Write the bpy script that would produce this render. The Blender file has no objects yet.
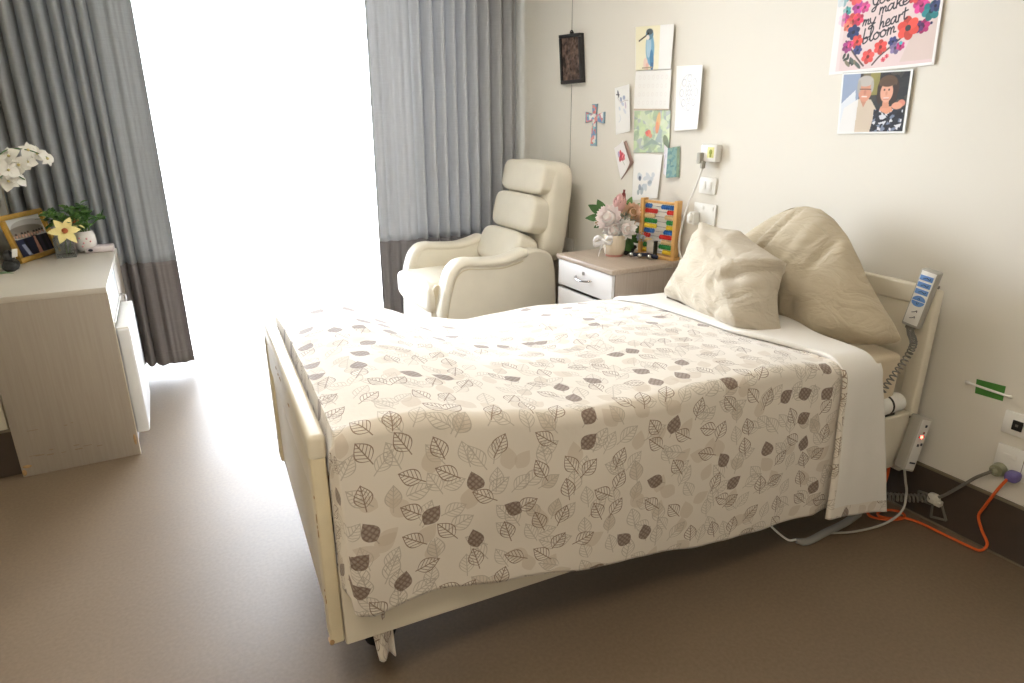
import bpy, bmesh, math, random
import numpy as np
from mathutils import Vector, Matrix, noise, Euler
random.seed(7)
PI = math.pi
SC = bpy.context.scene
COL = SC.collection

# ------------------------------------------------------------------ helpers
def V(*a):
    return Vector(a[0]) if len(a) == 1 else Vector(a)

def rz(a):
    return Matrix.Rotation(a, 4, 'Z')

def set_props(o, label=None, cat=None, group=None, kind=None):
    if label: o['label'] = label
    if cat: o['category'] = cat
    if group: o['group'] = group
    if kind: o['kind'] = kind
    return o

def thing(name, label, cat, loc=(0, 0, 0), rot=0.0, group=None):
    o = bpy.data.objects.new(name, None)
    o.empty_display_size = 0.05
    COL.objects.link(o)
    o.location = loc
    o.rotation_euler = (0, 0, rot)
    return set_props(o, label, cat, group)

def local_matrix(o):
    m = Matrix.Translation(o.location) @ o.rotation_euler.to_matrix().to_4x4()
    return world_of(o.parent) @ m if o.parent else m

def world_of(o):
    return local_matrix(o)

class MB:
    """collects shapes, becomes one mesh object"""
    def __init__(self, M=None):
        self.v = []; self.f = []; self.mi = []; self.uv = []; self.M = M
    def add(self, vs, fs, mi=0, uvs=None, R=None):
        b = len(self.v)
        for p in vs:
            p = Vector(p)
            if R is not None: p = R @ p
            if self.M is not None: p = self.M @ p
            self.v.append(p)
        for k, f in enumerate(fs):
            self.f.append([b + i for i in f]); self.mi.append(mi)
            self.uv.append([uvs[i] for i in f] if uvs is not None else None)
        return self
    def from_bm(self, bm, mi=0, R=None):
        bm.verts.ensure_lookup_table(); bm.verts.index_update()
        self.add([v.co.copy() for v in bm.verts], [[v.index for v in f.verts] for f in bm.faces], mi, None, R)
        bm.free(); return self
    def box(self, lo, hi, bev=0.0, seg=2, mi=0, R=None):
        bm = bmesh.new(); bmesh.ops.create_cube(bm, size=1.0)
        s = [max(1e-5, hi[i] - lo[i]) for i in range(3)]; c = [(hi[i] + lo[i]) / 2 for i in range(3)]
        for v in bm.verts: v.co = Vector((v.co[0] * s[0] + c[0], v.co[1] * s[1] + c[1], v.co[2] * s[2] + c[2]))
        if bev > 0:
            bmesh.ops.bevel(bm, geom=list(bm.edges), offset=min(bev, min(s) * .49), segments=seg, profile=.5, affect='EDGES')
        return self.from_bm(bm, mi, R)
    def prism(self, pts, d, bev=0.0, seg=2, mi=0, R=None):
        bm = bmesh.new()
        vs = [bm.verts.new(Vector(p)) for p in pts]
        f = bm.faces.new(vs)
        r = bmesh.ops.extrude_face_region(bm, geom=[f])
        bmesh.ops.translate(bm, vec=Vector(d), verts=[g for g in r['geom'] if isinstance(g, bmesh.types.BMVert)])
        bmesh.ops.recalc_face_normals(bm, faces=bm.faces)
        if bev > 0:
            es = [e for e in bm.edges if len(e.link_faces) == 2 and e.calc_face_angle(0) > .9]
            bmesh.ops.bevel(bm, geom=es, offset=bev, segments=seg, profile=.5, affect='EDGES', clamp_overlap=True)
        return self.from_bm(bm, mi, R)
    def tube(self, pts, r, n=8, mi=0, caps=True, R=None, radii=None):
        pts = [Vector(p) for p in pts]; m = len(pts)
        t0 = (pts[1] - pts[0]).normalized()
        a = Vector((0, 0, 1)) if abs(t0.z) < .9 else Vector((1, 0, 0))
        nrm = t0.cross(a).normalized(); vs = []; fs = []
        for i in range(m):
            t = (pts[min(i + 1, m - 1)] - pts[max(i - 1, 0)])
            t = t.normalized() if t.length > 1e-9 else t0
            nrm = (nrm - t * nrm.dot(t))
            nrm = nrm.normalized() if nrm.length > 1e-6 else t.orthogonal().normalized()
            b = t.cross(nrm); rr = radii[i] if radii else r
            for k in range(n):
                an = 2 * PI * k / n
                vs.append(pts[i] + (nrm * math.cos(an) + b * math.sin(an)) * rr)
        for i in range(m - 1):
            for k in range(n):
                fs.append([i * n + k, i * n + (k + 1) % n, (i + 1) * n + (k + 1) % n, (i + 1) * n + k])
        if caps:
            fs.append(list(range(n))[::-1]); fs.append([(m - 1) * n + k for k in range(n)])
        return self.add(vs, fs, mi, None, R)
    def cyl(self, p0, p1, r, n=20, mi=0, r1=None, R=None):
        return self.tube([p0, p1], r, n, mi, True, R, [r, r if r1 is None else r1])
    def lathe(self, prof, c=(0, 0, 0), n=28, mi=0, R=None, ripple=0, nr=0):
        vs = []; fs = []; m = len(prof)
        for (r, z) in prof:
            for k in range(n):
                a = 2 * PI * k / n; q = r * (1 + ripple * math.cos(nr * a))
                vs.append((c[0] + q * math.cos(a), c[1] + q * math.sin(a), c[2] + z))
        for i in range(m - 1):
            for k in range(n):
                fs.append([i * n + k, i * n + (k + 1) % n, (i + 1) * n + (k + 1) % n, (i + 1) * n + k])
        return self.add(vs, fs, mi, None, R)
    def sphere(self, c, r, nu=16, nv=10, mi=0, R=None):
        r = (r, r, r) if not hasattr(r, '__len__') else r
        return self.superell(c, r, 1, 1, nu, nv, mi, R)
    def superell(self, c, r, e1=.35, e2=.35, nu=40, nv=24, mi=0, R=None, fn=None):
        sp = lambda x, e: math.copysign(abs(x) ** e, x)
        vs = []; fs = []
        for j in range(nv + 1):
            ph = -PI / 2 + PI * j / nv
            for i in range(nu):
                th = 2 * PI * i / nu
                cc = sp(math.cos(ph), e1)
                p = Vector((r[0] * cc * sp(math.cos(th), e2), r[1] * cc * sp(math.sin(th), e2), r[2] * sp(math.sin(ph), e1)))
                if fn: p = fn(p)
                vs.append(p)
        for j in range(nv):
            for i in range(nu):
                fs.append([j * nu + i, j * nu + (i + 1) % nu, (j + 1) * nu + (i + 1) % nu, (j + 1) * nu + i])
        T = Matrix.Translation(Vector(c))
        if R is not None: T = T @ R
        return self.add(vs, fs, mi, None, T)
    def grid(self, fn, nu, nv, mi=0, uv=None, mifn=None, wrap=False):
        vs = []; uvs = [] if uv else None; fs = []; ms = []
        for j in range(nv + 1):
            for i in range(nu + 1):
                a, b = i / nu, j / nv
                vs.append(fn(a, b))
                if uv: uvs.append(uv(a, b))
        for j in range(nv):
            for i in range(nu):
                q = [j * (nu + 1) + i, j * (nu + 1) + i + 1, (j + 1) * (nu + 1) + i + 1, (j + 1) * (nu + 1) + i]
                fs.append(q)
        k0 = len(self.f)
        self.add(vs, fs, mi, uvs)
        if mifn:
            for j in range(nv):
                for i in range(nu):
                    self.mi[k0 + j * nu + i] = mifn((i + .5) / nu, (j + .5) / nv)
        return self
    def leaf(self, base, direction, normal, L, W, curl=.15, mi=0, n=8, thick=0.0009):
        d = Vector(direction).normalized(); nn = Vector(normal); nn = (nn - d * nn.dot(d)).normalized(); s = d.cross(nn)
        vs = []; fs = []
        for i in range(n + 1):
            t = i / n; w = W * (math.sin(PI * t ** .8)) ** .9 * .5 if 0 < t < 1 else 0.0006
            c = Vector(base) + d * (L * t) - nn * (curl * L * t * t)
            for k in (-1, 0, 1):
                vs.append(c + s * (w * k) + nn * (abs(k) * w * .35))
        top = len(vs)
        vs += [v - nn * thick for v in vs]
        for i in range(n):
            for k in range(2):
                q = [i * 3 + k, i * 3 + k + 1, (i + 1) * 3 + k + 1, (i + 1) * 3 + k]
                fs.append(q); fs.append([top + x for x in q[::-1]])
            fs.append([i * 3, (i + 1) * 3, top + (i + 1) * 3, top + i * 3])
            fs.append([i * 3 + 2, top + i * 3 + 2, top + (i + 1) * 3 + 2, (i + 1) * 3 + 2])
        return self.add(vs, fs, mi)
    def build(self, name, mats, parent=None, smooth=True, angle=40, origin=None, local=False, recalc=True, rot=0.0):
        """vertices are in world space unless local; origin places a top-level object's own base point"""
        if not isinstance(mats, (list, tuple)): mats = [mats]
        me = bpy.data.meshes.new(name)
        o = bpy.data.objects.new(name, me)
        COL.objects.link(o)
        if parent is not None:
            o.parent = parent; W = world_of(parent).inverted()
        elif origin is not None:
            o.location = origin; o.rotation_euler = (0, 0, rot); W = local_matrix(o).inverted()
        else:
            W = Matrix.Identity(4)
        vs = self.v if local else [W @ p for p in self.v]
        me.from_pydata([tuple(p) for p in vs], [], self.f)
        for m in mats: me.materials.append(m)
        me.polygons.foreach_set('material_index', self.mi)
        if any(u is not None for u in self.uv):
            ul = me.uv_layers.new(name='UVMap')
            k = 0
            for f, u in zip(self.f, self.uv):
                for j in range(len(f)):
                    ul.data[k].uv = u[j] if u is not None else (0, 0); k += 1
        me.update()
        if recalc:
            bm = bmesh.new(); bm.from_mesh(me); bmesh.ops.recalc_face_normals(bm, faces=bm.faces); bm.to_mesh(me); bm.free()
        if smooth:
            me.polygons.foreach_set('use_smooth', [True] * len(me.polygons))
            me.set_sharp_from_angle(angle=math.radians(angle))
        return o

def single(name, mb, mats, label, cat, origin, group=None, kind=None, **kw):
    o = mb.build(name, mats, None, origin=origin, **kw)
    return set_props(o, label, cat, group, kind)

def solidify(o, t, off=-1):
    m = o.modifiers.new('thickness', 'SOLIDIFY'); m.thickness = t; m.offset = off
    return m

def copy_tree(o, parent=None):
    c = o.copy(); COL.objects.link(c)
    if parent is not None: c.parent = parent
    for ch in [k for k in bpy.data.objects if k.parent == o]:
        copy_tree(ch, c)
    return c

def catmull(pts, n=8):
    pts = [Vector(p) for p in pts]; P = [pts[0] * 2 - pts[1]] + pts + [pts[-1] * 2 - pts[-2]]; out = []
    for i in range(1, len(P) - 2):
        for k in range(n):
            t = k / n; a, b, c, d = P[i - 1], P[i], P[i + 1], P[i + 2]
            out.append(.5 * ((2 * b) + (c - a) * t + (2 * a - 5 * b + 4 * c - d) * t * t + (3 * b - a - 3 * c + d) * t ** 3))
    out.append(pts[-1]); return out

def helix(path, R, turns, n=12):
    """coil running along a path"""
    P = catmull(path, 12); L = [0]
    for i in range(1, len(P)): L.append(L[-1] + (P[i] - P[i - 1]).length)
    out = []; N = int(turns * n); up = Vector((.3, .2, 1))
    for k in range(N + 1):
        s = L[-1] * k / N; i = 1
        while i < len(P) - 1 and L[i] < s: i += 1
        t = (s - L[i - 1]) / max(1e-9, L[i] - L[i - 1]); c = P[i - 1].lerp(P[i], t)
        d = (P[i] - P[i - 1]).normalized(); a = d.cross(up).normalized(); b = d.cross(a)
        an = 2 * PI * k / n
        out.append(c + a * R * math.cos(an) + b * R * math.sin(an))
    return out

def sm(x, a, b):
    t = max(0., min(1., (x - a) / (b - a))); return t * t * (3 - 2 * t)

def interp(x, xs, ys):
    """smooth monotone-ish interpolation"""
    if x <= xs[0]: return ys[0]
    for i in range(1, len(xs)):
        if x <= xs[i]:
            t = (x - xs[i - 1]) / (xs[i] - xs[i - 1]); t = .5 * t + .5 * t * t * (3 - 2 * t)
            return ys[i - 1] + (ys[i] - ys[i - 1]) * t
    return ys[-1]

def nz(x, y, z=0.0):
    return noise.noise(Vector((x, y, z)))

def srgb(*c):
    if len(c) == 1:
        h = c[0].lstrip('#'); c = [int(h[i:i + 2], 16) / 255 for i in (0, 2, 4)]
    else: c = [x / 255 for x in c]
    return tuple(x / 12.92 if x <= .04045 else ((x + .055) / 1.055) ** 2.4 for x in c)

# ------------------------------------------------------------------ materials
class S:
    """socket wrapper for writing shader maths"""
    def __init__(self, nt, s): self.nt = nt; self.s = s
    def _op(self, op, *a):
        n = self.nt.nodes.new('ShaderNodeMath'); n.operation = op
        for i, x in enumerate((self,) + a):
            if isinstance(x, S): self.nt.links.new(x.s, n.inputs[i])
            else: n.inputs[i].default_value = float(x)
        return S(self.nt, n.outputs[0])
    def __add__(self, o): return self._op('ADD', o)
    __radd__ = __add__
    def __sub__(self, o): return self._op('SUBTRACT', o)
    def __rsub__(self, o): return (self * -1.0) + o
    def __mul__(self, o): return self._op('MULTIPLY', o)
    __rmul__ = __mul__
    def __truediv__(self, o): return self._op('DIVIDE', o)
    def abs(self): return self._op('ABSOLUTE')
    def sin(self): return self._op('SINE')
    def cos(self): return self._op('COSINE')
    def frac(self): return self._op('FRACT')
    def lt(self, o): return self._op('LESS_THAN', o)
    def gt(self, o): return self._op('GREATER_THAN', o)
    def max(self, o): return self._op('MAXIMUM', o)
    def min(self, o): return self._op('MINIMUM', o)
    def pow(self, o): return self._op('POWER', o)

def new_mat(name):
    m = bpy.data.materials.new(name); m.use_nodes = True
    nt = m.node_tree; b = nt.nodes['Principled BSDF']
    return m, nt, b

def setp(b, rough=.5, metal=0, spec=.5, **kw):
    b.inputs['Roughness'].default_value = rough; b.inputs['Metallic'].default_value = metal
    b.inputs['Specular IOR Level'].default_value = spec
    for k, v in kw.items(): b.inputs[k].default_value = v

def texco(nt, which='Object', scale=(1, 1, 1), rot=(0, 0, 0)):
    t = nt.nodes.new('ShaderNodeTexCoord'); mp = nt.nodes.new('ShaderNodeMapping')
    mp.inputs['Scale'].default_value = scale; mp.inputs['Rotation'].default_value = rot
    nt.links.new(t.outputs[which], mp.inputs['Vector']); return mp.outputs['Vector']

def mat(name, col, rough=.5, metal=0, spec=.5, var=.06, nscale=6, bump=0.0, bscale=200, stretch=(1, 1, 1), **kw):
    """plain surface with a little procedural variation of its own colour and a fine bump"""
    m, nt, b = new_mat(name); setp(b, rough, metal, spec, **kw)
    vec = texco(nt, 'Object', stretch)
    n = nt.nodes.new('ShaderNodeTexNoise'); n.inputs['Scale'].default_value = nscale; n.inputs['Detail'].default_value = 4
    nt.links.new(vec, n.inputs['Vector'])
    r = nt.nodes.new('ShaderNodeValToRGB')
    lo = [max(0, c * (1 - var)) for c in col]; hi = [min(1, c * (1 + var)) for c in col]
    r.color_ramp.elements[0].color = (*lo, 1); r.color_ramp.elements[1].color = (*hi, 1)
    r.color_ramp.elements[0].position = .3; r.color_ramp.elements[1].position = .7
    nt.links.new(n.outputs['Fac'], r.inputs['Fac']); nt.links.new(r.outputs['Color'], b.inputs['Base Color'])
    if bump > 0:
        n2 = nt.nodes.new('ShaderNodeTexNoise'); n2.inputs['Scale'].default_value = bscale; n2.inputs['Detail'].default_value = 3
        nt.links.new(vec, n2.inputs['Vector'])
        bp = nt.nodes.new('ShaderNodeBump'); bp.inputs['Strength'].default_value = bump; bp.inputs['Distance'].default_value = .003
        nt.links.new(n2.outputs['Fac'], bp.inputs['Height']); nt.links.new(bp.outputs['Normal'], b.inputs['Normal'])
    return m

def grain_mat(name, c0, c1, rough=.45, axis='Z', scale=1.0, bump=.05):
    """laminate with fine straight grain"""
    m, nt, b = new_mat(name); setp(b, rough)
    st = {'Z': (90, 90, 3), 'X': (3, 90, 90), 'Y': (90, 3, 90)}[axis]
    vec = texco(nt, 'Object', tuple(s * scale for s in st))
    n = nt.nodes.new('ShaderNodeTexNoise'); n.inputs['Scale'].default_value = 1.0; n.inputs['Detail'].default_value = 5; n.inputs['Roughness'].default_value = .65
    nt.links.new(vec, n.inputs['Vector'])
    r = nt.nodes.new('ShaderNodeValToRGB'); r.color_ramp.elements[0].color = (*c0, 1); r.color_ramp.elements[1].color = (*c1, 1)
    r.color_ramp.elements[0].position = .35; r.color_ramp.elements[1].position = .65
    nt.links.new(n.outputs['Fac'], r.inputs['Fac']); nt.links.new(r.outputs['Color'], b.inputs['Base Color'])
    return m

def glass_mat(name, tint=(1, 1, 1), gloss=.12):
    m, nt, b = new_mat(name); nt.nodes.remove(b)
    o = nt.nodes['Material Output']; t = nt.nodes.new('ShaderNodeBsdfTransparent'); t.inputs[0].default_value = (*tint, 1)
    g = nt.nodes.new('ShaderNodeBsdfGlossy'); g.inputs['Roughness'].default_value = .03
    f = nt.nodes.new('ShaderNodeFresnel'); f.inputs['IOR'].default_value = 1.45
    k = nt.nodes.new('ShaderNodeMath'); k.operation = 'MULTIPLY'; k.inputs[1].default_value = gloss / .12
    mx = nt.nodes.new('ShaderNodeMixShader')
    nt.links.new(f.outputs[0], k.inputs[0]); nt.links.new(k.outputs[0], mx.inputs[0]); nt.links.new(t.outputs[0], mx.inputs[1]); nt.links.new(g.outputs[0], mx.inputs[2])
    nt.links.new(mx.outputs[0], o.inputs['Surface']); return m

def fabric_mat(name, col, rough=.9, trans=0.0, weave=900, var=.08, wrinkle=0.0, bump=.15, uvw=False, sheen=.2):
    m, nt, b = new_mat(name); setp(b, rough, 0, .25); b.inputs['Sheen Weight'].default_value = sheen
    vec = texco(nt, 'UV' if uvw else 'Object', (1, 1, 1))
    sx = nt.nodes.new('ShaderNodeMapping'); sx.inputs['Scale'].default_value = (weave, 12, 12) if not uvw else (weave * .25, 4, 1)
    sz = nt.nodes.new('ShaderNodeMapping'); sz.inputs['Scale'].default_value = (8, 8, weave) if not uvw else (4, weave * .25, 1)
    ns = []
    for q in (sx, sz):
        nt.links.new(vec, q.inputs['Vector'])
        n = nt.nodes.new('ShaderNodeTexNoise'); n.inputs['Scale'].default_value = 1; n.inputs['Detail'].default_value = 2
        nt.links.new(q.outputs[0], n.inputs['Vector']); ns.append(S(nt, n.outputs['Fac']))
    w = (ns[0] + ns[1]) * .5
    r = nt.nodes.new('ShaderNodeValToRGB'); r.color_ramp.elements[0].position = .38; r.color_ramp.elements[1].position = .62
    r.color_ramp.elements[0].color = (*[c * (1 - var) for c in col], 1); r.color_ramp.elements[1].color = (*[min(1, c * (1 + var)) for c in col], 1)
    nt.links.new(w.s, r.inputs['Fac']); nt.links.new(r.outputs['Color'], b.inputs['Base Color'])
    bp = nt.nodes.new('ShaderNodeBump'); bp.inputs['Strength'].default_value = bump; bp.inputs['Distance'].default_value = .001
    nt.links.new(w.s, bp.inputs['Height']); nt.links.new(bp.outputs['Normal'], b.inputs['Normal'])
    if wrinkle > 0:
        wm = nt.nodes.new('ShaderNodeMapping'); wm.inputs['Scale'].default_value = (6, 4, 8); wm.inputs['Rotation'].default_value = (.5, .3, .2)
        nt.links.new(vec, wm.inputs['Vector']); wn = nt.nodes.new('ShaderNodeTexNoise'); wn.inputs['Scale'].default_value = 1.6; wn.inputs['Detail'].default_value = 3; wn.inputs['Distortion'].default_value = 1.1
        nt.links.new(wm.outputs[0], wn.inputs['Vector']); rg = ((S(nt, wn.outputs['Fac']) - .5).abs() * 5.0).min(1.0)
        b2 = nt.nodes.new('ShaderNodeBump'); b2.inputs['Strength'].default_value = wrinkle; b2.inputs['Distance'].default_value = .012
        nt.links.new(rg.s, b2.inputs['Height']); nt.links.new(bp.outputs['Normal'], b2.inputs['Normal']); nt.links.new(b2.outputs['Normal'], b.inputs['Normal'])
    if trans > 0:
        o = nt.nodes['Material Output']; t = nt.nodes.new('ShaderNodeBsdfTranslucent'); mx = nt.nodes.new('ShaderNodeMixShader')
        nt.links.new(r.outputs['Color'], t.inputs['Color'])
        mx.inputs[0].default_value = trans
        nt.links.new(b.outputs[0], mx.inputs[1]); nt.links.new(t.outputs[0], mx.inputs[2]); nt.links.new(mx.outputs[0], o.inputs['Surface'])
    return m

def leaf_layer(nt, u, v, cell, ox, oy, w0=.2, L=.36):
    """one scatter of printed leaves: returns (inside, line, r1, r2, r3)"""
    x = u / cell + ox; y = v / cell + oy
    cb = nt.nodes.new('ShaderNodeCombineXYZ'); nt.links.new(x.s, cb.inputs[0]); nt.links.new(y.s, cb.inputs[1])
    vo = nt.nodes.new('ShaderNodeTexVoronoi'); vo.voronoi_dimensions = '2D'; vo.inputs['Scale'].default_value = 1.0; vo.inputs['Randomness'].default_value = .66
    nt.links.new(cb.outputs[0], vo.inputs['Vector'])
    sp = nt.nodes.new('ShaderNodeSeparateXYZ'); nt.links.new(vo.outputs['Position'], sp.inputs[0])
    sc = nt.nodes.new('ShaderNodeSeparateColor'); nt.links.new(vo.outputs['Color'], sc.inputs[0])
    r1, r2, r3 = (S(nt, sc.outputs[i]) for i in range(3))
    dx = x - S(nt, sp.outputs[0]); dy = y - S(nt, sp.outputs[1])
    an = (r1 - .5) * 2.6
    c, s = an.cos(), an.sin()
    px = c * dx + s * dy; py = c * dy - s * dx
    ax = px.abs()
    t = (py + L) / (2 * L)
    tt = t.max(0.0).min(1.0)
    w = (tt * (1.0 - tt)) * (1.45 - tt * .75) * (4 * w0)
    inside = ax.lt(w) * t.gt(0.0) * t.lt(1.0)
    edge = (w - ax).lt(.032) * inside
    mid = ax.lt(.016) * py.gt(-L - .13) * py.lt(L)
    veins = (((py - ax * .95) * 7.5).frac()).lt(.22) * inside
    line = edge.max(mid).max(veins)
    return inside, line, r1, r2, r3

def duvet_mat(name, base):
    m, nt, b = new_mat(name); setp(b, .75, 0, .35); b.inputs['Sheen Weight'].default_value = .45; b.inputs['Sheen Roughness'].default_value = .35
    tc = nt.nodes.new('ShaderNodeTexCoord'); sp = nt.nodes.new('ShaderNodeSeparateXYZ'); nt.links.new(tc.outputs['UV'], sp.inputs[0])
    u, v = S(nt, sp.outputs[0]), S(nt, sp.outputs[1])
    def rgb(c):
        n = nt.nodes.new('ShaderNodeRGB'); n.outputs[0].default_value = (*c, 1); return n.outputs[0]
    def mix(f, a, c):
        n = nt.nodes.new('ShaderNodeMix'); n.data_type = 'RGBA'
        nt.links.new(f.s, n.inputs[0]); nt.links.new(a, n.inputs[6]); nt.links.new(c, n.inputs[7]); return n.outputs[2]
    col = rgb(base)
    pale = srgb(206, 192, 174); grey = srgb(160, 150, 138); brown = srgb(112, 88, 74); midb = srgb(140, 117, 99)
    # pale, washed filled and outlined leaves underneath
    for (cell, ox, oy, c1, c2) in ((.078, 3.3, 7.1, pale, srgb(186, 176, 162)), (.088, 11.7, 2.9, pale, srgb(186, 176, 162))):
        ins, line, r1, r2, r3 = leaf_layer(nt, u, v, cell, ox, oy, .22, .36)
        col = mix(ins * r2.lt(.38) * .55, col, rgb(c1))
        col = mix(line * r2.gt(.30) * .75, col, rgb(c2))
    ins, line, r1, r2, r3 = leaf_layer(nt, u, v, .080, 21.2, 15.4, .235, .35)
    show = r3.lt(.86)
    dark = r2.lt(.23)
    # cross-hatched dark leaves, else brown line drawings
    hatch = (((u + v) * 210.0).sin() * ((u - v) * 210.0).sin()).abs() * .3
    col = mix(ins * dark * show * ((hatch * -1.0) + .92), col, rgb(brown))
    col = mix(line * dark * show * .45, col, rgb(srgb(150, 132, 118)))
    col = mix(line * (1.0 - dark) * show * .9, col, rgb(midb))
    nt.links.new(col, b.inputs['Base Color'])
    n = nt.nodes.new('ShaderNodeTexNoise'); n.inputs['Scale'].default_value = 55; n.inputs['Detail'].default_value = 4
    nt.links.new(tc.outputs['UV'], n.inputs['Vector'])
    bp = nt.nodes.new('ShaderNodeBump'); bp.inputs['Strength'].default_value = .22; bp.inputs['Distance'].default_value = .004
    nt.links.new(n.outputs['Fac'], bp.inputs['Height']); nt.links.new(bp.outputs['Normal'], b.inputs['Normal'])
    return m

def print_mat(name='printed picture', rough=.45, spec=.35):
    m, nt, b = new_mat(name); setp(b, rough, 0, spec)
    a = nt.nodes.new('ShaderNodeAttribute'); a.attribute_name = 'Col'
    nt.links.new(a.outputs['Color'], b.inputs['Base Color'])
    return m

# ------------------------------------------------------------------ painted pictures
class Canvas:
    """a small picture painted with shapes, in metres from the lower left corner"""
    def __init__(self, w, h, nx, bg=(255, 255, 255)):
        self.w, self.h = w, h; self.nx = nx; self.ny = max(2, int(round(nx * h / w)))
        X, Y = np.meshgrid(np.linspace(0, w, self.nx), np.linspace(0, h, self.ny)); self.X, self.Y = X, Y
        self.c = np.empty((self.ny, self.nx, 3)); self.c[:] = bg
        self.px = w / self.nx
    def put(self, mask, col, a=1.0):
        mk = (np.clip(mask, 0, 1) * a)[..., None]; self.c = self.c * (1 - mk) + np.array(col, float) * mk; return self
    def ell(self, cx, cy, rx, ry, col, rot=0, a=1.0, soft=None):
        c, s = math.cos(rot), math.sin(rot); x, y = self.X - cx, self.Y - cy
        d = np.sqrt(((c * x + s * y) / rx) ** 2 + ((c * y - s * x) / ry) ** 2)
        k = min(rx, ry) / (self.px if soft is None else soft)
        return self.put((1 - d) * k + .5, col, a)
    def poly(self, pts, col, a=1.0):
        inside = np.zeros(self.X.shape, bool); n = len(pts)
        for i in range(n):
            x1, y1 = pts[i]; x2, y2 = pts[(i + 1) % n]
            if y1 == y2: continue
            cond = (self.Y >= min(y1, y2)) & (self.Y < max(y1, y2))
            xi = x1 + (self.Y - y1) * (x2 - x1) / (y2 - y1)
            inside ^= cond & (self.X < xi)
        return self.put(inside.astype(float), col, a)
    def rect(self, x0, y0, x1, y1, col, a=1.0):
        return self.poly([(x0, y0), (x1, y0), (x1, y1), (x0, y1)], col, a)
    def line(self, pts, wd, col, a=1.0, smooth=False):
        if smooth: pts = [(p.x, p.y) for p in catmull([(x, y, 0) for x, y in pts], 6)]
        m = np.full(self.X.shape, 1e9)
        for (x1, y1), (x2, y2) in zip(pts[:-1], pts[1:]):
            dx, dy = x2 - x1, y2 - y1; L2 = dx * dx + dy * dy + 1e-12
            t = np.clip(((self.X - x1) * dx + (self.Y - y1) * dy) / L2, 0, 1)
            m = np.minimum(m, np.hypot(self.X - x1 - t * dx, self.Y - y1 - t * dy))
        return self.put((wd / 2 - m) / self.px + .5, col, a)
    def speckle(self, mask, cols, scale, seed=0, a=1.0):
        rng = np.random.default_rng(seed); gx = int(self.w / scale) + 3; gy = int(self.h / scale) + 3
        g = rng.integers(0, len(cols), (gy, gx)); ox, oy = rng.random(2)
        wob = np.sin(self.X / scale * 1.7 + 3 * np.sin(self.Y / scale)) * .4
        ix = np.clip((self.X / scale + ox + wob).astype(int), 0, gx - 1); iy = np.clip((self.Y / scale + oy + wob * .7).astype(int), 0, gy - 1)
        cc = np.array(cols, float)[g[iy, ix]]; mk = (np.clip(mask, 0, 1) * a)[..., None]
        self.c = self.c * (1 - mk) + cc * mk; return self
    def flower(self, x, y, r, col, mid, n=5, rot=0.0):
        for k in range(n):
            an = rot + 2 * PI * k / n
            sh = .88 + .12 * ((k * 7) % 3)
            self.ell(x + .55 * r * math.cos(an), y + .55 * r * math.sin(an), r * .52, r * .42, [min(255, c * sh) for c in col], an)
        self.ell(x, y, r * .26, r * .26, mid); return self

def picture(name, cv, fn, m, parent=None, origin=None, thick=.0007, extra=None):
    """grid mesh of the canvas bent by fn(a, b) -> world point; a from left, b from bottom"""
    nx, ny = cv.nx, cv.ny
    me = bpy.data.meshes.new(name); o = bpy.data.objects.new(name, me); COL.objects.link(o)
    if parent is not None: o.parent = parent; W = world_of(parent).inverted()
    else: o.location = origin; W = local_matrix(o).inverted()
    vs = []
    for j in range(ny):
        for i in range(nx): vs.append(tuple(W @ Vector(fn(i / (nx - 1), j / (ny - 1)))))
    fs = [(j * nx + i, j * nx + i + 1, (j + 1) * nx + i + 1, (j + 1) * nx + i) for j in range(ny - 1) for i in range(nx - 1)]
    me.from_pydata(vs, [], fs); me.materials.append(m)
    at = me.color_attributes.new('Col', 'FLOAT_COLOR', 'POINT')
    c = np.clip(cv.c / 255., 0, 1); c = np.where(c <= .04045, c / 12.92, ((c + .055) / 1.055) ** 2.4)
    flat = np.ones((ny * nx, 4)); flat[:, :3] = c.reshape(-1, 3)
    at.data.foreach_set('color', flat.ravel().astype(np.float32))
    me.polygons.foreach_set('use_smooth', [True] * len(me.polygons)); me.update()
    if thick: solidify(o, thick, 0)
    return o
# ------------------------------------------------------------------ shared materials
M = {}
M['wall'] = mat('wall paint', srgb(230, 225, 214), .6, spec=.3, var=.012, nscale=2, bump=.06, bscale=240)
M['wallwin'] = mat('window wall paint', srgb(226, 218, 198), .6, spec=.3, var=.012, nscale=2)
M['ceil'] = mat('ceiling paint', srgb(236, 232, 222), .8, var=.01)
M['skirt'] = mat('dark vinyl skirting', srgb(74, 62, 52), .5, var=.06, nscale=12)
M['skirt_edge'] = mat('skirting capping', srgb(128, 116, 98), .5)
M['cream'] = mat('cream lacquer', srgb(230, 222, 203), .32, var=.02, nscale=3)
M['cream_worn'] = mat('worn cream lacquer', srgb(226, 214, 184), .38, var=.05, nscale=14)
M['chip'] = mat('chipped wood', srgb(186, 152, 110), .7, var=.2, nscale=60)
M['panel'] = mat('pale footboard panel', srgb(222, 214, 196), .4, var=.02)
M['black'] = mat('black plastic', srgb(28, 27, 26), .45)
M['dark'] = mat('dark steel', srgb(52, 50, 48), .5, metal=.5)
M['white'] = mat('white plastic', srgb(240, 238, 232), .35, var=.01)
M['whitegloss'] = mat('white enamel', srgb(238, 240, 242), .25, var=.01)
M['greyplastic'] = mat('grey plastic', srgb(176, 172, 162), .45, var=.02)
M['grey_dk'] = mat('mid grey plastic', srgb(120, 116, 108), .5, var=.03)
M['chrome'] = mat('brushed chrome', srgb(200, 200, 202), .25, metal=1, var=.02)
M['gold'] = mat('gold leaf frame', srgb(206, 164, 82), .35, metal=.7, var=.12, nscale=30)
M['wood_lt'] = grain_mat('pale beech', srgb(222, 178, 112), srgb(204, 154, 88), .45)
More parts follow.
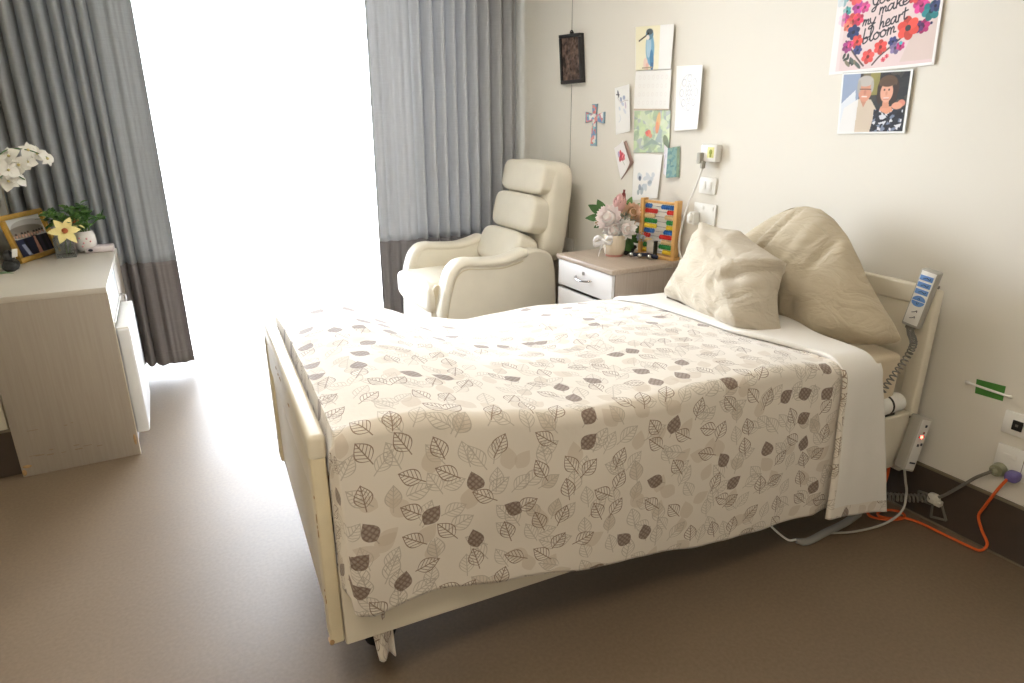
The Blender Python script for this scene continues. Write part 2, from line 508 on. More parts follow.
M['laminate'] = grain_mat('greige laminate', srgb(174, 164, 150), srgb(167, 156, 142), .45)
M['laminate_top'] = mat('pale laminate top', srgb(204, 197, 185), .35, var=.02)
M['tab_side'] = grain_mat('taupe woodgrain laminate', srgb(172, 158, 146), srgb(160, 146, 134), .45)
M['tab_top'] = grain_mat('taupe top', srgb(180, 164, 148), srgb(166, 149, 132), .35, 'Y')
M['leather'] = mat('cream leather', srgb(226, 219, 202), .42, var=.03, nscale=8, bump=.25, bscale=420)
M['leather_dk'] = mat('beige leather piping', srgb(206, 194, 166), .45, var=.03, bump=.2, bscale=420)
M['print'] = print_mat()
M['paper'] = mat('white paper', srgb(242, 240, 234), .7, var=.01)
M['orange'] = mat('orange cable sheath', srgb(222, 96, 34), .5, var=.04)
M['leaf'] = mat('dark green leaf', srgb(64, 104, 50), .45, var=.25, nscale=20)
M['leaf2'] = mat('mid green leaf', srgb(92, 132, 62), .45, var=.25, nscale=20)

# floor: mottled brown vinyl with a satin coat
m, nt, b = new_mat('brown speckled vinyl'); setp(b, .46, 0, .4)
vec = texco(nt, 'Object')
n1 = nt.nodes.new('ShaderNodeTexNoise'); n1.inputs['Scale'].default_value = 90; n1.inputs['Detail'].default_value = 4
n2 = nt.nodes.new('ShaderNodeTexNoise'); n2.inputs['Scale'].default_value = 2.2; n2.inputs['Detail'].default_value = 5
nt.links.new(vec, n1.inputs['Vector']); nt.links.new(vec, n2.inputs['Vector'])
f = S(nt, n1.outputs['Fac']) * .6 + S(nt, n2.outputs['Fac']) * .4
r = nt.nodes.new('ShaderNodeValToRGB'); r.color_ramp.elements[0].position = .36; r.color_ramp.elements[1].position = .64
r.color_ramp.elements[0].color = (*srgb(120, 103, 84), 1); r.color_ramp.elements[1].color = (*srgb(130, 113, 93), 1)
nt.links.new(f.s, r.inputs['Fac']); nt.links.new(r.outputs['Color'], b.inputs['Base Color'])
rr = S(nt, n2.outputs['Fac']) * .12 + .40
nt.links.new(rr.s, b.inputs['Roughness'])
M['floor'] = m

# ------------------------------------------------------------------ room shell
XW = -4.3
XL, XR, YB, YF, ZC = -3.0, 0.0, 2.30, -4.2, 2.55
WX0, WX1, WZ = -2.80, -0.28, 2.46
def struct(name, mb, mats, **kw):
    o = mb.build(name, mats, None, **kw); o['kind'] = 'structure'; return o
T = .12
struct('floor', MB().box((XW - T, YF - T, -.1), (XR + T, YB + .30, 0)), M['floor'], smooth=False)
struct('ceiling', MB().box((XW - T, YF - T, ZC), (XR + T, YB + .30, ZC + .1)), M['ceil'], smooth=False)
struct('wall_right', MB().box((XR, YF - T, 0), (XR + T, YB + T, ZC)), M['wall'], smooth=False)
XW, YR = -4.3, 1.235                     # the room widens towards the camera: the left wall steps back beyond the desk
wl = MB(); wl.box((XL - T, YR, 0), (XL, YB + .30, ZC)); wl.box((XW, YR, 0), (XL - T, YR + T, ZC)); wl.box((XW - T, YF - T, 0), (XW, YR + T, ZC))
struct('wall_left', wl, M['wallwin'], smooth=False)
struct('wall_front', MB().box((XW, YF - T, 0), (XR, YF, ZC)), M['wall'], smooth=False)
SHR = Matrix(((1, 0, 0, 0), (-.042, 1, 0, 0), (0, 0, 1, 0), (0, 0, 0, 1)))     # the window wall is not quite square to the others
wb = MB(SHR)
wb.box((XL, YB, 0), (WX0, YB + T, ZC)); wb.box((WX1, YB, 0), (XR, YB + T, ZC)); wb.box((WX0, YB, WZ), (WX1, YB + T, ZC))
struct('wall_back', wb, M['wallwin'], smooth=False)
# window: full-height glazed opening, frame members behind the curtains
wf = MB(SHR)
for x in (WX0, WX1 - .05): wf.box((x, YB + .03, 0.002), (x + .05, YB + .09, WZ), .004)
wf.box((WX0 + .05, YB + .03, WZ - .06), (WX1 - .05, YB + .09, WZ), .004)
win = struct('window_1', wf, M['white'])
M['glass'] = glass_mat('window glass')
MB(SHR).box((WX0 + .04, YB + .055, .002), (WX1 - .04, YB + .061, WZ - .05)).build('pane', M['glass'], win, smooth=False)
struct('terrace', MB().box((-9, YB + T, -.12), (6, 9, -.005)), mat('sunlit pale concrete', srgb(214, 212, 206), .8), smooth=False)
# skirtings: dark coved vinyl with a paler cap
for nm, pts in (('baseboard_right', [(-.012, YF, XR), (-.012, YB, XR)]),):
    k = MB()
    k.box((-.010, YF, 0), (0, YB, .196)); k.box((-.013, YF, .196), (0, YB, .206), .003, mi=1)
    k.box((-.014, YF, 0), (-.010, YB, .006), mi=1)
    struct(nm, k, [M['skirt'], M['skirt_edge']])
k = MB(); k.box((XL, YR, 0), (XL + .010, YB + .12, .196)); k.box((XL, YR, .196), (XL + .013, YB + .12, .206), .003, mi=1)
k.box((XW, YR - .010, 0), (XL + .010, YR, .196)); k.box((XW, YR - .013, .196), (XL + .013, YR, .206), .003, mi=1)
struct('baseboard_left', k, [M['skirt'], M['skirt_edge']])

# ------------------------------------------------------------------ camera
f_px = 647.451; P_ = math.radians(18.916); A_ = math.radians(29.182); RO = math.radians(-.074)
F_ = Vector((math.sin(A_) * math.cos(P_), math.cos(A_) * math.cos(P_), -math.sin(P_))); R_ = Vector((math.cos(A_), -math.sin(A_), 0)); U_ = R_.cross(F_)
R2 = R_ * math.cos(RO) + U_ * math.sin(RO); U2 = U_ * math.cos(RO) - R_ * math.sin(RO)
cd = bpy.data.cameras.new('camera'); cam = bpy.data.objects.new('camera', cd); COL.objects.link(cam)
mw = Matrix((R2, U2, -F_)).transposed().to_4x4(); mw.translation = Vector((-2.361, -1.878, 1.409)); cam.matrix_world = mw
cd.sensor_fit = 'HORIZONTAL'; cd.sensor_width = 36; cd.lens = f_px / 1024 * 36; cd.clip_start = .02
SC.camera = cam

# ------------------------------------------------------------------ light: bright overcast outside, a warm ceiling panel inside
SC.view_settings.view_transform = 'Standard'; SC.view_settings.look = 'None'; SC.view_settings.gamma = 1
SC.view_settings.use_curve_mapping = False; SC.view_settings.exposure = 0.0
w = bpy.data.worlds.new('overcast sky'); SC.world = w; w.use_nodes = True
bg = w.node_tree.nodes['Background']; bg.inputs[0].default_value = (.84, .91, 1.0, 1); bg.inputs[1].default_value = 24.0
pd = bpy.data.lights.new('window portal', 'AREA'); pd.shape = 'RECTANGLE'; pd.size = WX1 - WX0; pd.size_y = WZ; pd.cycles.is_portal = True
po = bpy.data.objects.new('window portal', pd); COL.objects.link(po); po.location = ((WX0 + WX1) / 2, YB + .115 + .042 * 1.54, WZ / 2); po.rotation_euler = (-PI / 2, 0, -.042)
# ceiling light panel (behind the camera's upper edge)
lt = thing('ceiling_light', 'square white ceiling light panel near the left wall', 'ceiling light', (-2.6, -1.75, ZC))
MB().box((-2.92, -2.07, ZC - .05), (-2.28, -1.43, ZC), .008).build('housing', M['white'], lt)
em, nt, b = new_mat('lit diffuser'); b.inputs['Emission Color'].default_value = (1, .85, .66, 1); b.inputs['Emission Strength'].default_value = 20.0
MB().box((-2.9, -2.05, ZC - .056), (-2.3, -1.45, ZC - .05)).build('diffuser', em, lt, smooth=False)
fill_lt = thing('ceiling_light', 'square white fill panel added to the ceiling in the middle of the room', 'ceiling light', (-1.25, .75, ZC))  # added out-of-view fill lamp, brightens the far wall, armchair and cabinet
MB().box((-1.57, .43, ZC - .05), (-.93, 1.07, ZC), .008).build('housing', M['white'], fill_lt)
fill_em, nt, b = new_mat('added fill diffuser'); b.inputs['Emission Color'].default_value = (1, .96, .90, 1); b.inputs['Emission Strength'].default_value = 15.0
MB().box((-1.55, .45, ZC - .056), (-.95, 1.05, ZC - .05)).build('diffuser', fill_em, fill_lt, smooth=False)
# ------------------------------------------------------------------ bed (local u: foot to head, v: near to far side)
BA = math.radians(-3.88); BF = Vector((-2.142, -.611, 0)); BM = Matrix.Translation(BF) @ rz(BA)
BL, BW = 2.072, 1.024
def bp(u, v, z): return BM @ Vector((u, v, z))
bed = thing('hospital_bed', 'cream hospital bed with chipped footboard, headboard against the wall', 'bed', BF, BA)
fb = MB(BM)
fb.box((.010, .06, .236), (.024, BW - .06, .72), .002)
foot = fb.build('footboard', M['panel'], bed)
for v0 in (0, BW - .062):
    q = MB(BM).box((0, v0, .234), (.032, v0 + .062, .735), .006, 3)
    p = q.build('post', M['cream_worn'], foot)
MB(BM).box((-.003, -.002, .722), (.036, BW + .002, .782), .012, 4).build('top_rail', M['cream'], foot)
MB(BM).box((.003, .055, .60), (.030, BW - .055, .73), .004).build('upper_rail', M['cream'], foot)
rnd = random.Random(3)
def chip(c, r):
    MB(BM).superell(c, r, 1, 1, 10, 6).build('bare_wood_chip', M['chip'], foot)
for k in range(8):
    z = .25 + .46 * rnd.random(); d = .002 + .003 * rnd.random()
    chip((-.0002, .003 + .005 * rnd.random(), z), (.0012, d, d * (1 + 2 * rnd.random())))
chip((.004, .02, .2345), (.008, .016, .0012)); chip((.002, -.0006, .244), (.006, .001, .008))
for k in range(6):
    chip((-.003, .25 + .6 * rnd.random(), .716 + .02 * rnd.random()), (.0012, .006 + .01 * rnd.random(), .003))
for z in (.32, .27):
    MB(BM).cyl((-.002, BW - .035, z), (.002, BW - .035, z), .006, 12).build('screw_cap', M['grey_dk'], foot)
hb = MB(BM); hb.box((BL - .026, .05, .42), (BL - .012, BW - .05, .83), .002)
head = hb.build('headboard', M['cream'], bed)
for v0 in (0, BW - .056):
    MB(BM).box((BL - .038, v0, .19), (BL, v0 + .056, .868), .007, 3).build('post', M['cream'], head)
MB(BM).box((BL - .034, .05, .806), (BL - .002, BW - .05, .874), .008, 3).build('top_rail', M['cream'], head)
MB(BM).box((BL - .034, .05, .36), (BL - .004, BW - .05, .43), .006).build('lower_rail', M['cream'], head)
for v0 in (.002, BW - .034):
    q = MB(BM).box((.034, v0, .218), (BL - .04, v0 + .032, .43), .006, 3)
    q.build('side_rail', M['cream'], bed)
pl = MB(BM)
for k in range(9):
    u = .10 + k * .215; pl.box((u, .034, .44), (u + .12, BW - .034, .452), .003)
for v in (.12, BW - .16): pl.box((.06, v, .40), (BL - .06, v + .04, .44), .003)
pl.build('mattress_platform', M['greyplastic'], bed)
uf = MB(BM)
for v in (.20, BW - .24): uf.box((.12, v, .13), (BL - .14, v + .04, .18), .004)
for u in (.12, BL - .18): uf.box((u, .20, .13), (u + .04, BW - .20, .18), .004)
for v in (.22, BW - .22):
    uf.tube([(.35, v, .16), (.95, v, .40)], .018, 10); uf.tube([(.95, v, .16), (.35, v, .40)], .018, 10)
    uf.tube([(1.15, v, .16), (1.75, v, .40)], .018, 10); uf.tube([(1.75, v, .16), (1.15, v, .40)], .018, 10)
uf.build('lifting_frame', M['dark'], bed)
MB(BM).cyl((.55, BW / 2, .22), (1.25, BW / 2, .24), .035, 16).build('motor', M['black'], bed)
for u in (.135, BL - .155):
    for v in (.22, BW - .22):
        leg = MB(BM).cyl((u, v, .06), (u, v, .135), .014, 12).build('caster', M['dark'], bed)
        w_ = MB(BM)
        w_.cyl((u + .02, v - .022, .046), (u + .02, v - .006, .046), .045, 22); w_.cyl((u + .02, v + .006, .046), (u + .02, v + .022, .046), .045, 22)
        w_.superell((u + .012, v, .062), (.032, .024, .026), .6, .6, 16, 10)
        w_.build('wheel', M['black'], leg)
rl = MB(BM)
rl.cyl((1.70, .03, .468), (1.985, .03, .468), .034, 24); rl.superell((1.985, .03, .468), (.014, .034, .034), 1, 1, 20, 12)
tube = rl.build('side_rail_tube', M['white'], bed)
MB(BM).cyl((1.918, .03, .468), (1.926, .03, .468), .0355, 24).build('black_band', M['black'], tube)
MB(BM).box((1.87, .012, .428), (1.96, .05, .44), .002).build('tube_bracket', M['dark'], tube)

# ------------------------------------------------------------------ mattress with fitted sheet
M['sheet'] = fabric_mat('beige fitted sheet', srgb(218, 202, 174), .9, weave=700, var=.03)
# ------------------------------------------------------------------ duvet
NEAR = ([.04, .14, .26, .43, .59, .70, .83, 1.02, 1.17, 1.40, 1.54, 1.75, 1.95], [.80, .803, .796, .765, .735, .724, .72, .727, .731, .720, .702, .695, .685])
FAR = ([.08, .15, .235, .41, .565, .77, 1.03, 1.38, 1.65, 1.95], [.768, .798, .803, .742, .685, .658, .670, .664, .645, .64])
BOT = ([.03, .06, .10, .20, .28, .45, .70, 1.20, 1.55], [.40, .335, .32, .335, .338, .30, .255, .192, .178])
def topz(u, v):
    a = interp(u, *NEAR); b = interp(u, *FAR); t = max(0, min(1, v / 1.02))
    z = a + (b - a) * t + .020 * math.sin(PI * t)
    z += .010 * nz(u * 2.6, v * 2.6, 3.1) + .005 * nz(u * 7, v * 5, 8.7)
    return z
mt = MB(BM)
mt.superell((1.01, BW / 2, .558), (.958, .494, .105), .14, .05, 160, 26, fn=lambda p: Vector((p.x, p.y, min(p.z + .004 * nz(p.x * 9, p.y * 9, p.z * 30), topz(p.x + 1.01, p.y + BW / 2) - .026 - .558))))
single('mattress', mt, M['sheet'], 'thick mattress in a beige fitted sheet, seen at the head end', 'mattress', bp(1.0, BW / 2, .453), rot=BA)
def section(u, s, vn=-.045, vf=1.065, r=.036, zb=None, zfar=.34, lift=0.0, flare=0.0, foldamp=.004):
    """s in 0..1 from the near hem over the top to the far hem -> (v, z)"""
    zb = interp(u, *BOT) if zb is None else zb
    zt_n = topz(u, 0.0) + lift; zt_f = topz(u, 1.02) + lift
    Ld = max(.02, zt_n - r - zb); La = r * PI / 2; Lt = (vf - r) - (vn + r); Lf = zt_f - r - zfar
    tot = Ld + La + Lt + La + Lf; d = s * tot
    # fixed shares so that columns line up
    a0, a1, a2, a3 = .33, .40, .86, .90
    if s < a0:
        k = s / a0; z = zb + Ld * k; dep = 1 - k
        fold = foldamp * dep * (math.sin(u * 2 * PI / .31 + 1.2 * math.sin(u * 5)) + .6 * nz(u * 9, 2.2)) + .004 * nz(u * 14, z * 5, 5.0) + .006 * nz(u * 4, z * 6, 1.0)
        v = vn - flare * dep * dep - fold - .01 * math.sin(PI * k)
        return v, z, -(La + (zt_n - r - z))
    if s < a1:
        k = (s - a0) / (a1 - a0); an = k * PI / 2
        v = vn + r - r * math.cos(an) ; z = zt_n - r + r * math.sin(an)
        vv = .01 * (1 - k)
        return v - vv * 0 - .006 * nz(u * 4, (zt_n - r) * 6, 1.0) * (1 - k) - .004 * nz(u * 14, (zt_n - r) * 5, 5.0) * (1 - k), z + (topz(u, v) - topz(u, 0)) * k, -La * (1 - k)
    if s < a2:
        k = (s - a1) / (a2 - a1); v = vn + r + Lt * k
        return v, topz(u, v) + lift, Lt * k
    if s < a3:
        k = (s - a2) / (a3 - a2); an = k * PI / 2
        return vf - r + r * math.sin(an), zt_f - r + r * math.cos(an), Lt + La * k
    k = (s - a3) / (1 - a3)
    return vf + .01 * math.sin(u * 20), zt_f - r - Lf * k, Lt + La + Lf * k
M['duvet'] = duvet_mat('leaf print cotton', srgb(231, 223, 211))
M['white_cotton'] = mat('white cotton', srgb(236, 232, 225), .9, var=.02, nscale=5, bump=.25, bscale=60)
du = MB(BM)
U0, U1, NU, NS = .036, 1.60, 190, 150
def duf(a, b):
    # a along the bed (first 6% rolls down inside the footboard), b across
    if a < .06:
        k = 1 - a / .06; v, z, L = section(U0, b)
        top = sm(b, .33, .45) * (1 - sm(b, .84, .95))
        v += (.07 * (1 - sm(b, .22, .33)) if b < .5 else 0) * k          # the free edge curls in behind the post
        return Vector((U0 + .012 * (1 - k) - .001 * k, v, z - (.16 * k ** 1.3) * top - .004 * k))
    u = U0 + .012 + (U1 - U0 - .012) * (a - .06) / .94
    ue = u
    v, z, L = section(u, b)
    # the head end of the cover slants: further up the bed on the far side
    if a > .965: z += .010 * math.sin((a - .965) / .035 * PI / 2)
    if a < .14: z -= .008 * (1 - (a - .06) / .08) ** 2 * sm(b, .36, .42)
    return Vector((ue, v, z))
def duv(a, b):
    u = U0 + (U1 - U0) * a; return (u, section(max(U0, u), b)[2] + 2)
du.grid(duf, NU, NS, 0, duv)
duvet = single('duvet', du, M['duvet'], 'cream duvet printed with brown leaves covering the bed', 'duvet', bp(.8, .5, .66), recalc=False, angle=80, rot=BA)
solidify(duvet, .014, -1)
# turned-back head end showing its white underside, with a leaf print hem at its edges
fo = MB(BM)
def fold_bottom(u): return interp(u, [1.55, 1.60, 1.75, 1.92], [.178, .172, .14, .11])
def fold_u(a, b):
    v = max(0, min(1, (b - .40) / .46)); st_ = 1.558 - .10 * sm(v, 0, .35)
    en_ = 1.737 + .135 * max(0, 1 - b / .33) + .13 * sm(v, .12, .5)
    return st_ + a * (en_ - st_)
def fof(a, b):
    u = fold_u(a, b)
    v, z, L = section(u, b, vn=-.064, vf=1.08, r=.078, zb=fold_bottom(u), lift=.020, flare=.02, foldamp=.006)
    ue = u
    if a < .045:                       # rolled lip where the cover doubles over
        k = 1 - a / .045; z -= .016 * k * k if b > .36 else 0; v += .012 * k * k if b < .36 else 0; ue += .01 * (1 - math.cos(k))
    if a > .85 and b > .36:
        k = (a - .85) / .15; z -= .028 * k * k
    return Vector((ue, v, z))
def fuv(a, b):
    u = fold_u(a, b); return (u + 1.0, section(u, b, zb=fold_bottom(u))[2] + 5)
NA, NB = 60, 170
def fmi(a, b): return 1 if (b < .028 or a < (.085 if b < .36 else -1)) else 0
fo.grid(fof, NA, NB, 0, fuv, fmi)
fold = fo.build('turned_back_end', [M['white_cotton'], M['duvet']], duvet, recalc=False, angle=80)
fold['label'] = 'white underside folded back at the head end'
solidify(fold, .010, -1)
# cloth corner hanging below the rail at the foot
hc = MB(BM)
def hcf(a, b):
    z = .335 - .215 * b; wd = .046 * (1 - .35 * b); u = .118 + (a - .5) * wd * 1.3 + .018 * b
    return Vector((u, .035 + .012 * math.sin(a * 7 + b * 3) - .03 * (1 - b), z - .02 * b * abs(a - .6)))
hc.grid(hcf, 10, 16, 0, lambda a, b: (a * .08 + 3, b * .17 + 3))
c_ = hc.build('hanging_corner', M['duvet'], duvet, recalc=False); c_['label'] = 'loose corner hanging below the side rail'
solidify(c_, .004, 0)

# ------------------------------------------------------------------ pillows
M['pillow'] = fabric_mat('tan cotton pillowcase', srgb(190, 179, 160), .9, weave=500, var=.03, sheen=.2, wrinkle=.38)
M['pillow2'] = fabric_mat('deeper tan cotton pillowcase', srgb(188, 175, 151), .9, weave=500, var=.03, sheen=.2, wrinkle=.38)
def cushion(outline, T, place, n_r=22, n_t=120, wr=None, T2=None, pw=2.4):
    """outline: closed list of 2-D points; inflated both ways; place(a, b, t) -> world"""
    P = [Vector((x, y, 0)) for x, y in outline]; L = [0]
    for i in range(len(P)): L.append(L[-1] + (P[(i + 1) % len(P)] - P[i]).length)
    c = sum(P, Vector()) / len(P); ring = []
    for k in range(n_t):
        s = L[-1] * k / n_t; i = 0
        while L[i + 1] < s: i += 1
        t = (s - L[i]) / max(1e-9, L[i + 1] - L[i]); ring.append(P[i].lerp(P[(i + 1) % len(P)], t))
    mb = MB(); vs = []; fs = []; T2 = T if T2 is None else T2
    def pt(r, k, side):
        q = c + (ring[k] - c) * r; h = (1 - r ** pw) ** .62 * (T if side > 0 else T2) * side
        if wr and r < .995: h += wr(q.x, q.y, r, side)
        return place(q.x, q.y, h)
    rows = []
    for side in (1, -1):
        for j in range(n_r + 1):
            r = math.sin(PI / 2 * j / n_r) if j else .02
            if side < 0 and j == n_r: break
            rows.append((side, j, len(vs)))
            for k in range(n_t): vs.append(pt(min(1, r), k, side))
    idx = {(s, j): b for s, j, b in rows}; idx[(-1, n_r)] = idx[(1, n_r)]
    for side in (1, -1):
        for j in range(n_r):
            for k in range(n_t):
                q = [idx[(side, j)] + k, idx[(side, j)] + (k + 1) % n_t, idx[(side, j + 1)] + (k + 1) % n_t, idx[(side, j + 1)] + k]
                fs.append(q if side > 0 else q[::-1])
        ctr = len(vs); vs.append(sum((vs[idx[(side, 0)] + k] for k in range(n_t)), Vector()) / n_t)
        for k in range(n_t):
            q = [ctr, idx[(side, 0)] + k, idx[(side, 0)] + (k + 1) % n_t]; fs.append(q if side < 0 else q[::-1])
    mb.add(vs, fs); return mb
def sharp_outline(corners, pull=.04, n=14):
    out = []; m = len(corners)
    c = Vector((sum(p[0] for p in corners) / m, sum(p[1] for p in corners) / m))
    for i in range(m):
        a, b = Vector(corners[i]), Vector(corners[(i + 1) % m]); mid = (a + b) / 2
        for k in range(n):
            t = k / n; p = a.lerp(b, t); d = (c - mid).normalized()
            out.append(tuple(p + d * pull * math.sin(PI * t)))
    return out
# back pillow: a boomerang-shaped pillow standing apex up against the headboard
oa = [(.0, .722), (.035, .768), (.08, .815), (.14, .88), (.20, .945), (.28, 1.015), (.36, 1.065), (.43, 1.092), (.50, 1.097), (.565, 1.082), (.64, 1.04), (.72, .975), (.80, .89), (.87, .80), (.93, .72), (.945, .68),
      (.86, .664), (.70, .668), (.50, .672), (.34, .668), (.20, .662), (.08, .684), (.015, .702)]
def wr_back(x, y, r, side):
    if side < 0: return 0
    # long creases running down from the apex
    d = x - .30 - (1.0 - y) * .18; w_ = -.016 * math.exp(-(d / .018) ** 2) * sm(y, .68, .80) * (1 - sm(y, .96, 1.04))
    d2 = x - .50 - (1.08 - y) * .42; w_ += (-.020 * math.exp(-(d2 / .012) ** 2) + .012 * math.exp(-((d2 - .03) / .014) ** 2)) * sm(y, .80, .9)
    d3 = x - .555 - (1.08 - y) * .50; w_ += -.014 * math.exp(-(d3 / .010) ** 2) * sm(y, .78, .9)
    d4 = x - .17 - (.80 - y) * -.6; w_ += -.010 * math.exp(-(d4 / .016) ** 2) * (1 - sm(y, .78, .86)) * sm(y, .67, .70)
    d5 = x - .43 - (1.06 - y) * .05; w_ += -.008 * math.exp(-(d5 / .02) ** 2) * sm(y, .9, 1.0)
    return w_ + .014 * nz(x * 9, y * 5, 4.4) + .010 * (abs(nz(x * 14 + y * 5, y * 4, 1.4)) - .2) + .006 * (abs(nz(x * 30 + y * 12, y * 9, 6.4)) - .2)
def place_back(x, y, h):
    # lean towards the headboard, belly out towards the foot of the bed
    k = (y - .66) / .43
    return bp(1.80 + .145 * k - h + .03 * (1 - min(1, abs(x - .47) / .5)) * 0 + .085 * sm(abs(x - .47), .25, .50) * (1 - k), x, y)
bpil = cushion(oa, .105, place_back, wr=wr_back, T2=.045)
pb = single('pillow', bpil, M['pillow2'], 'large tan boomerang pillow standing peaked against the headboard', 'pillow', bp(1.86, .47, .67), 'tan pillows on the bed', angle=75)
# front pillow: ordinary pillow propped on its long edge, drooping corner to the right
oc = sharp_outline([(.235, -.008), (.86, .0), (.845, .325), (.62, .322), (.335, .250)], .006)
oc = [(x + .006 * nz(x * 8, y * 8), y + .004 * nz(x * 9, y * 9, 4)) for x, y in oc]
def wr_front(x, y, r, side):
    if side < 0: return 0
    d = (y - .17) + (x - .42) * .55
    w_ = -.020 * math.exp(-(d / .020) ** 2) * (1 - sm(x, .40, .58)) + .014 * math.exp(-((d - .055) / .03) ** 2) * (1 - sm(x, .45, .6))
    d2 = (y - .10) + (x - .38) * .9; w_ += -.014 * math.exp(-(d2 / .018) ** 2) * (1 - sm(x, .42, .55))
    d3 = (y - .245) - (x - .6) * .22; w_ += -.010 * math.exp(-(d3 / .014) ** 2) * sm(x, .42, .6)
    w_ += .009 * (abs(nz(x * 12 + y * 10, (y - x * .3) * 26, 9.0)) - .2) + .008 * nz(x * 7 + y * 9, (y - x * .4) * 22, 2.0) + .005 * nz(x * 14, y * 30, 7.0)
    return w_
def place_front(x, y, h):
    k = y / .33
    return bp(1.615 - .095 * (1 - k) * sm(x, .235, .34) * (1 - .9 * sm(x, .36, .86)) + .135 * k - h * (1.0 - .15 * k), x, .696 + y * .94 + h * .36)
fp = cushion(oc, .105, place_front, wr=wr_front, T2=.055)
pf = single('pillow', fp, M['pillow'], 'smaller tan pillow propped in front of the peaked one, creased, one corner drooping', 'pillow', bp(1.64, .56, .69), 'tan pillows on the bed', angle=75)
zp = MB()
zp.tube([place_front(.285 + .555 * t, -.004 + .004 * math.sin(t * 9), .008) for t in [i / 24 for i in range(25)]], .004, 6)
zp.build('opening_seam', mat('dark seam', srgb(92, 78, 62), .8), pf)

# ------------------------------------------------------------------ hand control on the headboard
def frame_from(p, up, face):
    up = Vector(up).normalized(); face = Vector(face); face = (face - up * face.dot(up)).normalized(); s = up.cross(face)
    m_ = Matrix((s, face, up)).transposed().to_4x4(); m_.translation = p; return m_   # x: side, y: towards viewer, z: up
p0 = bp(2.022, .052, .738); p1 = bp(2.026, .022, .938)
HM = frame_from(p0, p1 - p0, -(BM.to_3x3() @ Vector((1, .12, 0))))
hs = thing('hand_control', 'pale grey bed remote with blue buttons hooked over the headboard rail', 'remote control', p0)
hl = (p1 - p0).length
HB = MB(HM); HB.box((-.029, -.006, 0), (.029, .026, hl), .006, 3); HB.build('body', M['greyplastic'], hs)
MB(HM).box((-.024, .0255, .010), (.024, .0275, hl - .006), .001).build('face_plate', M['white'], hs)
M['blue'] = mat('blue button', srgb(108, 152, 214), .5); M['ink'] = mat('dark print', srgb(40, 44, 60), .6)
def bt(lo, hi, icon):
    b_ = MB(HM).box((lo[0], .027, lo[1]), (hi[0], .030, hi[1]), .001).build('button', M['blue'], hs)
    ic = MB(HM)
    for a_, c_ in icon: ic.tube([(a_[0], .0304, a_[1]), (c_[0], .0304, c_[1])], .0011, 5)
    ic.build('symbol', M['ink'], b_)
for z in (.166, .142, .118):
    bt((-.022, z), (.020, z + .017), [((-.010, z + .006), (0, z + .011)), ((0, z + .011), (.010, z + .006)), ((.011, z + .006), (.013, z + .012))])
for sgn in (1, -1):
    pts = [(.021 * math.cos(a), .027, .094 + sgn * (.0015 + .017 * math.sin(a))) for a in [PI * i / 14 for i in range(15)]]
    b_ = MB(HM).prism(pts, (0, .003, 0)).build('button', M['blue'], hs)
    MB(HM).tube([(-.004, .0304, .094 + sgn * .006), (0, .0304, .094 + sgn * .011), (.004, .0304, .094 + sgn * .006)], .0009, 5).build('symbol', M['ink'], b_)
mk = MB(HM)
for z in (.052, .030): mk.tube([(-.008, .0285, z), (-.001, .0285, z + .003), (.007, .0285, z + .010)], .0012, 5); mk.tube([(.007, .0285, z + .010), (.007, .0285, z + .003)], .0010, 5)
mk.build('printed_symbols', M['ink'], hs)
MB(HM).box((-.016, -.004, -.012), (.012, .020, .002), .004).build('cable_socket', M['grey_dk'], hs)
MB(HM).prism([(-.012, -.006, .14), (-.012, -.060, .14), (-.012, -.060, .10), (-.012, -.054, .10), (-.012, -.054, .132), (-.012, -.006, .132)], (.024, 0, 0), .001).build('hook', M['grey_dk'], hs)
cs = [HM @ Vector((-.002, .008, -.010)), bp(1.985, .032, .722), bp(1.915, -.028, .712), bp(1.860, -.048, .675), bp(1.80, -.045, .60), bp(1.76, -.042, .54)]
cb = MB(); cb.tube(helix(cs, .0095, 24, 12), .0024, 5); cb.build('coiled_cord', M['grey_dk'], hs)
# ------------------------------------------------------------------ second controller hanging at the rail end
q0 = bp(1.995, -.038, .232); q1 = bp(2.045, -.034, .425)
KM = frame_from(q0, q1 - q0, -(BM.to_3x3() @ Vector((.35, 1, 0))))
kl = (q1 - q0).length
k2 = thing('controller', 'grey bed control box with a red indicator lamp on the side rail', 'control box', q0)
MB(KM).box((-.022, -.030, 0), (.022, .022, kl), .006, 3).build('body', M['greyplastic'], k2)
MB(KM).box((-.017, .0215, .008), (.017, .024, kl - .006), .001).build('face_plate', mat('light grey plate', srgb(206, 204, 198), .4), k2)
led, nt, b = new_mat('red indicator lamp'); b.inputs['Base Color'].default_value = (.8, .05, .04, 1); b.inputs['Emission Color'].default_value = (1, .08, .05, 1); b.inputs['Emission Strength'].default_value = 12
M['redprint'] = mat('red print', srgb(150, 40, 40), .5)
MB(KM).sphere((.001, .0245, kl - .068), (.0055, .003, .0055)).build('indicator_lamp', led, k2)
for x, z in ((.004, kl - .028), (.010, kl - .095), (-.002, kl - .100)): MB(KM).box((x - .004, .0235, z - .005), (x + .004, .0255, z + .005), .001).build('key', M['ink'], k2)
MB(KM).box((-.010, .0235, .030), (.012, .0255, .036), .001).build('printed_mark', M['ink'], k2)
for x, z in ((-.008, kl - .070), (.009, kl - .066), (.004, kl - .052)): MB(KM).box((x - .003, .0235, z - .003), (x + .003, .0255, z + .003), .001).build('red_mark', M['redprint'], k2)
MB(KM).prism([(-.02, -.028, kl - .012), (-.02, -.050, kl - .012), (-.02, -.050, kl - .06), (-.02, -.045, kl - .06), (-.02, -.045, kl - .02), (-.02, -.028, kl - .02)], (.04, 0, 0), .001).build('hook', M['grey_dk'], k2)
